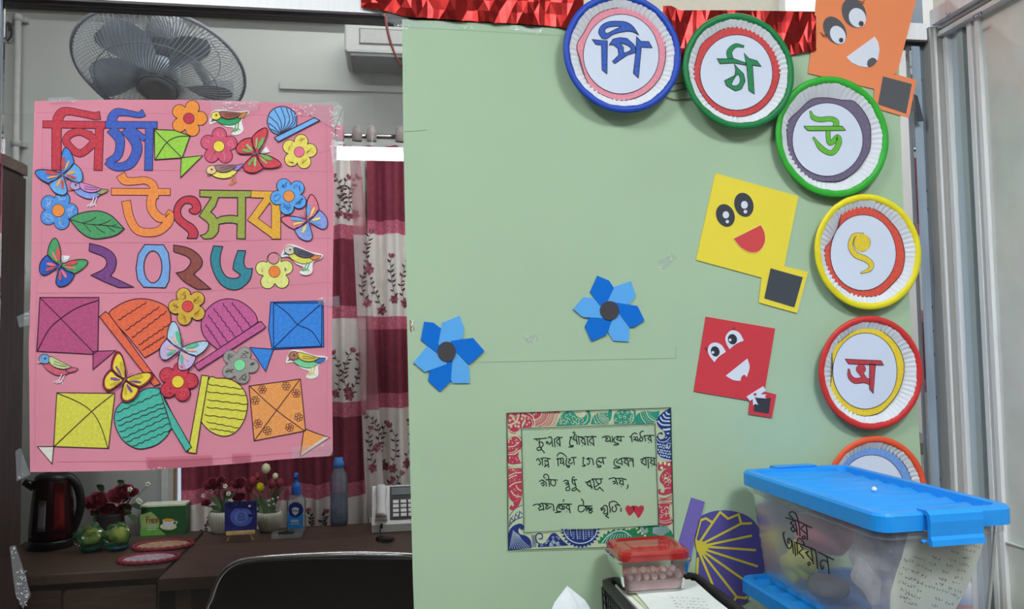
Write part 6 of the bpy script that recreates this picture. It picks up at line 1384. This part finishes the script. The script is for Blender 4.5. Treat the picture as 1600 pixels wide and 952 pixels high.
# round woven mats
WV = lambda c: M(c, .8, var=.35, sc=110, bump=.8, k=.6)
for (px, py, rx, c1, lab) in ((255, 855, 46, (150, 120, 96), 'woven round table mat in beige with a maroon edge, the farther of two'), (233, 876, 46, (150, 132, 142), 'woven round table mat in grey and maroon, the nearer of two')):
    p, s = onz(px, py); r = rx * s; z0 = DZ + (.0005)
    if py < 860: z0 = DZ + .0005
    t = thing('table_mat', lab, 'table mat', (p.x, p.y, z0), 'round woven mats on the side table')
    ry = .62
    mb = MB(); mb.lathe([(0, .006)] + [(r * .09 * (q / 2 + .5), .0045 + .0025 * (q % 2)) for q in range(1, 19)] + [(r * .9, .003), (r * .9, 0), (0, 0)], WV(c1), (p.x, p.y, z0), 48, sy=ry); mb.build('weave', t)
    mb = MB(); pts = [(p.x + r * .95 * cos(a), p.y + r * .95 * ry * sin(a), z0 + .0058 + .0012 * sin(a * 24)) for a in [2 * pi * i / 96 for i in range(96)]]; mb.tube(pts, .0055, M((112, 40, 50), .8, var=.2, k=.6), seg=8, sm=False, closed=True); mb.build('edge_braid', t)
# easel with a small night painting
p, s = onz(376, 847); yb = p.y
t = thing('easel', 'miniature wooden easel on the desk', 'easel', (p.x, yb, DZ)); EW = M((200, 160, 104), .6, var=.12, k=.62)
mb = MB(); b0 = aty(354, 834, yb - .004); b1 = aty(398, 829, yb - .004); mb.box((b0.x, yb - .012, b0.z - .004), (b1.x, yb + .006, b0.z + .006), EW); mb.build('ledge', t)
for px0, px1, py1 in ((359, 355, 848), (391, 395, 847)):
    mb = MB(); a_ = aty(px0, 836, yb); b_ = aty(px1, py1, yb); mb.tube([(b_.x, yb, DZ + .003), (a_.x, yb + .004, a_.z), ((a_.x * 2 + aty(376, 780, yb).x) / 3, yb + .035, a_.z + .085)], .0036, EW, seg=4, sm=False); mb.build('leg', t)
mb = MB(); top = aty(376, 790, yb + .035); mb.tube([(top.x, yb + .034, top.z), (top.x, yb + .085, DZ + .003)], .0034, EW, seg=4, sm=False); mb.build('back_leg', t)
t = thing('painting', 'small square night-blue canvas with a birdcage and bird, on the miniature easel', 'painting', (p.x, yb, b0.z + .006))
NV = M((38, 40, 104), .6, var=.2, sc=40, k=.62); c0_, c1_ = aty(351, 831, yb - .002), aty(401, 783, yb - .002)
mb = MB(); mb.box((c0_.x, yb - .003, b0.z + .0065), (c1_.x, yb + .004, c1_.z), NV); mb.build('canvas', t)
d = D2(y=yb - .003); d.disc((377, 808), 17.5, M((78, 96, 178), .6, var=.1, k=.62), 1, ry=15); d.disc((377, 808), 11, M((96, 116, 194), .6, var=.1, k=.62), 2, ry=10)
DKB = M((22, 22, 52), .6, k=.62)
d.stroke([(353, 790), (365, 793), (376, 794), (388, 793), (400, 797)], 1.6, DKB, 3)
rnd = random.Random(6)
for i in range(60): d.disc((rnd.uniform(353, 399), 784.5 + abs(rnd.gauss(0, 4.5))), rnd.uniform(.6, 1.5), DKB, 3, n=6)
d.stroke([(377, 794), (377, 802)], .5, DKB, 4); d.stroke([(372, 813), (372, 806), (375, 802.5), (379, 802.5), (382, 806), (382, 813)], .7, DKB, 4); d.stroke([(371.5, 813), (382.5, 813)], .9, DKB, 4); d.stroke([(371.5, 808), (382.5, 808)], .6, DKB, 4)
for x in (374.3, 377, 379.7): d.stroke([(x, 803), (x, 813)], .5, DKB, 4)
d.poly(cr([(387, 806), (390, 803.5), (394, 805), (396, 803), (394, 807), (390, 808)], True, 3), DKB, 4); d.disc((390, 791), 2.0, M((214, 214, 220), .6, k=.7), 5, n=8)
d.build('painted_scene', t)
# ribbed white pots with artificial flowers
POT = M((168, 166, 152), .6, var=.06, k=.64); TUL = M((124, 40, 54), .6, var=.12, k=.62); TUW = M((204, 208, 160), .6, var=.08, k=.66); TUY = M((226, 184, 30), .55, var=.08, k=.66)
def pot(px, py, w, h, lab, flowers, leaves, seed, tex=True):
    p, s = onz(px, py); yb = p.y + w * s * .5; t = thing('flower_pot', lab, 'potted flowers', (p.x, yb, DZ), 'white ribbed pots of artificial flowers'); r = w * s / 2; H = h * s
    mb = MB(); mb.lathe([(0, .0005), (r * .66, .0005), (r * .74, .004), (r * .98, H * .5), (r, H * .8), (r * .94, H), (r * .86, H), (r * .84, H * .75), (0, H * .7)], POT, (p.x, yb, DZ), 96, fn=lambda rr, z, a, j: rr * (1 + (.04 * sin(a * 30) if 2 <= j <= 5 else 0))); mb.build('pot', t)
    A_ = lambda px, py, dy=0: aty(px, py, yb + dy)
    base = Vector((p.x, yb, DZ + H * .8))
    for i, (fx, fy, rr, kind) in enumerate(flowers):
        c = A_(fx, fy, (.015 if fx > 386 else -.02) + .013 * (i % 4)); mb = MB()
        if kind == 'r': rose(mb, c, rr * s, RS1, RS2, seed + i)
        else:
            m = {'t': TUL, 'w': TUW, 'y': TUY}[kind]
            mb.lathe([(0, -rr * s * .9), (rr * s * .62, -rr * s * .6), (rr * s * .8, 0), (rr * s * .6, rr * s * .7), (rr * s * .12, rr * s)], m, c, 18, fn=lambda r_, z, a, j: r_ * (1 + .10 * sin(3 * a + .3 * j)))
        mb.build('tulip' if kind != 'r' else 'bloom', t, {'t': 'red tulip', 'w': 'pale green-white tulip', 'y': 'yellow tulip', 'r': 'dark red bloom'}[kind])
        mb = MB(); mb.tube([c + Vector((0, 0, -rr * s * .6)), (c * .5 + base * .5) + Vector((.004, 0, 0)), base], .0018, STM, seg=6); mb.build('stem', t)
    for i, (ax_, ay_, bx__, by__, w_) in enumerate(leaves):
        mb = MB(); leaf3(mb, A_(ax_, ay_, -.006 * (i % 5)), A_(bx__, by__, -.03 + .015 * (i % 4)), w_ * s, LF if i % 2 else LF2, .18); mb.build('leaf', t)
    return t, A_, s
t, A_, s = pot(345, 837, 46, 34, 'white textured pot with dark red artificial blooms, partly behind the small painting', [(331, 757, 13, 'r'), (373, 755, 12, 'r'), (374, 777, 9, 'r'), (322, 786, 7, 'r'), (345, 750, 7, 'r')],
    [(345, 806, 330, 790, 5), (345, 806, 358, 788, 5), (342, 805, 322, 810, 5), (345, 800, 340, 772, 4), (340, 806, 328, 800, 6), (350, 800, 352, 765, 4), (345, 804, 335, 812, 6), (350, 804, 362, 800, 5), (345, 795, 325, 775, 4), (350, 790, 366, 766, 3.5), (340, 802, 326, 822, 5)], 20)
for px, py in ((357, 772), (360, 783), (318, 775), (330, 768), (352, 760)):
    mb = MB(); c = A_(px, py, -.03)
    for k in range(5): a = 2 * pi * k / 5; mb.ball(c + Vector((cos(a) * 2.2 * s, -.001, sin(a) * 2.2 * s)), 1.7 * s, WHF, 8, 6)
    mb.build('small_flower', t, 'small white flower')
t, A_, s = pot(418, 834, 38, 30, 'white ribbed pot with red, white and yellow tulips beside the sanitizer bottle', [(415, 733, 9, 'w'), (406, 762, 8, 'y'), (394, 753, 9, 't'), (424, 757, 9, 't'), (437, 755, 8, 't'), (430, 745, 6, 'w'), (389, 762, 8, 't'), (401, 745, 7, 't')],
    [(418, 808, 398, 786, 5), (418, 808, 436, 770, 4), (418, 806, 445, 757, 3.5), (415, 806, 405, 775, 5), (420, 806, 430, 790, 5), (412, 806, 394, 800, 5), (422, 808, 434, 800, 4.5), (416, 804, 412, 782, 4), (410, 808, 396, 775, 4), (424, 800, 428, 768, 4)], 40)
for px, py in ((420, 783), (428, 788), (420, 790), (426, 780), (434, 778)): mb = MB(); mb.ball(A_(px, py, -.03), 1.8 * s, WHF, 8, 6); mb.build('bud', t, 'tiny white bud')
# hand sanitizer bottle, clear tray
p, s = onz(462, 836); yb = p.y + .02
t = thing('sanitizer_bottle', 'hand sanitizer pump bottle with blue label and blue pump', 'bottle', (p.x, yb, DZ))
SB = see('sanitizer_plastic', rgb=(200, 214, 226), fac=.3, rough=.15, gloss=.05, ior=1.3)
w2 = 14.5 * s; mb = MB(); mb.lathe([(0, .0006), (w2 * .96, .0006), (w2, .004), (w2, 50 * s), (w2 * .9, 57 * s), (w2 * .5, 62 * s), (w2 * .46, 64 * s), (0, 64 * s)], SB, (p.x, yb, DZ), 32, sy=.62); mb.build('body', t)
BLC = M((36, 92, 168), .4, k=.62); mb = MB(); mb.lathe([(w2 * .52, 61 * s), (w2 * .52, 70 * s), (w2 * .42, 78 * s), (w2 * .2, 80 * s), (w2 * .2, 86 * s), (w2 * .26, 87 * s), (w2 * .22, 94 * s), (0, 95 * s)], BLC, (p.x, yb, DZ), 24)
mb.tube([(p.x, yb, DZ + 90 * s), (p.x - .004, yb - .02, DZ + 89 * s)], .003, BLC); mb.build('pump', t, 'blue pump head')
d = D2(y=yb - w2 * .62 - .0006); LB = M((44, 128, 204), .45, k=.66); NB = M((26, 40, 120), .45, k=.66)
d.poly([(449, 803), (474, 803), (473, 827), (450, 826)], LB, 0); d.poly(cr([(452, 790), (461, 785), (471, 789), (474, 799), (468, 806), (461, 809), (454, 806), (451, 799)], True, 3), NB, 1); d.poly([(456, 795), (461, 792.5), (467, 794.5), (466, 802), (461, 806), (457, 802)], M((206, 214, 226), .45, k=.7), 2)
for q in ([(457.5, 798), (459, 797), (459, 799.5), (457.7, 800)], [(460, 800), (461, 797.3), (462, 800)], [(462.5, 797.5), (463.3, 800), (464, 797.5)], [(464.8, 797.4), (465.4, 800)]): d.stroke(q, .7, NB, 3)
for k in range(4): d.stroke([(455 + k * 3, 813), (457 + k * 3, 813), (457 + k * 3, 816), (455 + k * 3, 816)], .8, M((226, 232, 240), .45, k=.7), 2, closed=True, sm=False)
d.stroke([(454, 819), (469, 819)], .9, M((200, 220, 236), .45, k=.7), 2)
d.build('label', t, 'blue printed label')
p, s = onz(448, 842); t = thing('acrylic_tray', 'small clear acrylic tray with a dark clip in front of the sanitizer bottle', 'tray', (p.x, p.y, DZ))
AC = see('acrylic', rgb=(206, 206, 206), fac=.35, rough=.2, gloss=.05, ior=1.4); hw = 23 * s; mb = MB()
mb.box((p.x - hw, p.y, DZ + .0005), (p.x + hw, p.y + .05, DZ + .004), AC); mb.box((p.x - hw, p.y - .003, DZ + .0005), (p.x + hw, p.y - .0002, DZ + .014), AC); mb.box((p.x - hw, p.y + .0502, DZ + .0005), (p.x + hw, p.y + .053, DZ + .014), AC)
for sx in (-1, 1): mb.box((p.x + sx * hw - .0015, p.y, DZ + .0042), (p.x + sx * hw + .0015, p.y + .05, DZ + .014), AC)
mb.build('tray', t)
mb, zm = lump((0, 0, 0), .013, M((22, 30, 30), .4, k=.7), 3, .12, 1.9, .9, .55); mb.v = [Vector((v.x + p.x - .004, v.y + p.y + .022, v.z - zm + DZ + .0045)) for v in mb.v]; o = mb.build('hair_clip'); tag(o, 'dark clip lying in the clear acrylic tray', 'clip')
# water bottle
p, s = onz(529, 823); t = thing('water_bottle', 'half-full clear plastic water bottle with blue cap near the telephone', 'bottle', (p.x, p.y + .03, DZ)); c = (p.x, p.y + .03, DZ); w2 = 14 * s
WB = see('bottle_plastic', rgb=(186, 200, 222), fac=.34, rough=.15, gloss=.03, ior=1.35, tint=(.9, .94, 1))
mb = MB(); mb.lathe([(0, .0008), (w2 * .9, .0008), (w2, .005), (w2, 30 * s), (w2 * .97, 34 * s), (w2, 38 * s), (w2, 66 * s), (w2 * .9, 78 * s), (w2 * .5, 90 * s), (w2 * .5, 94 * s)], WB, c, 32); mb.build('body', t)
mb = MB(); mb.lathe([(0, .002), (w2 * .94, .003), (w2 * .95, 48 * s), (0, 48 * s)], see('water', rgb=(150, 170, 200), fac=.3, rough=.1, gloss=0, ior=1.2, tint=(.8, .88, 1)), c, 28); mb.build('water', t)
mb = MB(); mb.lathe([(w2 * .56, 90 * s), (w2 * .62, 91 * s), (w2 * .62, 97 * s), (w2 * .5, 100 * s), (w2 * .46, 105 * s), (0, 105 * s)], M((52, 106, 170), .4, k=.62), c, 24); mb.build('cap', t, 'blue screw cap')
# desk telephone
a = onz(581, 834)[0]; s = mpp(a); WP = M((214, 214, 210), .45, var=.03, k=.66); t = thing('telephone', 'white desk telephone with dark keypad half behind the green sheet', 'telephone', (a.x + .1, a.y + .06, DZ))
Wd = .20; dp = .13; H0 = .026; H1 = 62 * s
mb = MB(); prof = [(0, .002), (dp, .002), (dp, H1), (dp - .02, H1 + .003), (0, H0)]; n = len(prof)
vs = [(x, a.y + q[0], DZ + q[1]) for x in (a.x, a.x + Wd) for q in prof]; mb.add(vs, [(i, (i + 1) % n, n + (i + 1) % n, n + i) for i in range(n)] + [tuple(reversed(range(n))), tuple(range(n, 2 * n))], WP); mb.build('body', t)
sl = (H1 + .003 - H0) / (dp - .02); nrm = Vector((0, -sl, 1)).normalized()
def ph(u, v, h=0): return Vector((a.x + u, a.y + v, DZ + H0 + sl * v)) + nrm * h
def slab(mb, u0, u1, v0, v1, h0, h1, m):
    q = [(u0, v0), (u1, v0), (u1, v1), (u0, v1)]; mb.add([ph(*p, h0) for p in q] + [ph(*p, h1) for p in q], [(3, 2, 1, 0), (4, 5, 6, 7), (0, 1, 5, 4), (1, 2, 6, 5), (2, 3, 7, 6), (3, 0, 4, 7)], m)
mb = MB(); slab(mb, .010, .050, .010, .100, .0003, .012, WP); mb.tube([ph(.030, .014, .016), ph(.030, .05, .021), ph(.030, .096, .016)], [.019, .014, .019], WP, seg=12); mb.build('handset', t)
mb = MB(); slab(mb, .058, .192, .012, .105, .0003, .003, M((44, 44, 48), .5, k=.66)); slab(mb, .064, .186, .080, .101, .0032, .0045, M((74, 80, 84), .3, k=.7)); pad = mb.build('keypad', t, 'dark keypad panel with display')
for r in range(4):
    for c_ in range(4):
        mb = MB(); slab(mb, .068 + c_ * .025, .087 + c_ * .025, .018 + r * .0125, .027 + r * .0125, .0032, .006, M((206, 206, 204), .5, k=.66)); mb.build('key', pad)
mb = MB(); pts = []
q0 = onz(595, 846)[0]
for i in range(70): u = i / 69; ang = i * 1.1; pts.append((a.x + .02 + .045 * u + .006 * cos(ang), q0.y - .005 + .012 * sin(u * 6) + .0, DZ + .008 + .006 * sin(ang)))
mb.tube([(a.x + .028, a.y - .002, DZ + .022)] + pts, .0022, M((24, 24, 26), .5, k=.7), seg=6, n=2); mb.tube([(a.x + .032, a.y - .0025, DZ + .03), (a.x + .03, a.y - .004, DZ + .016)], .004, M((24, 24, 26), .5, k=.7)); mb.build('coiled_cord', t, 'black coiled cord')
mb = MB(); q1 = onz(604, 849)[0]; mb.ball((q1.x, q1.y + .012, DZ + .0095), .009, M((26, 26, 30), .4, k=.7), 16, 10, sx=2.2, sy=1.2, sz=1); o = mb.build('mouse'); tag(o, 'small black computer mouse lying in front of the telephone', 'mouse')
# paper stack behind the glass at the right
t = thing('paper_pile', 'pile of papers and folders seen behind the glass beside the lowest plates', 'papers', (1.2, .36, .70))
a = aty(1418, 692, .34); b = aty(1458, 745, .34); PWt = M((206, 204, 198), .8, var=.05)
rnd = random.Random(8); z = DZ + .0005
MBx = thing('side_cabinet', 'pale low cabinet behind the glass at the right', 'cabinet', (1.3, .36, 0)); MB().box((a.x - .09, .26, .03), (a.x + .22, .60, DZ - .02), PALE).build('body', MBx); MB().box((a.x - .1, .25, DZ - .0195), (a.x + .23, .61, DZ), PALE).build('top', MBx); MB().box((a.x - .07, .28, 0), (a.x + .20, .58, .0295), SHADE_FIT).build('plinth', MBx)
while z < a.z:
    h = rnd.uniform(.006, .018); mb = MB(); dx = rnd.uniform(-.008, .008); mb.box((a.x - .05 + dx, .32, z), (a.x + .17 + dx, .56, z + h), PWt if rnd.random() < .6 else M((120, 116, 112), .7)); mb.build('sheet_bundle', t); z += h + .0005
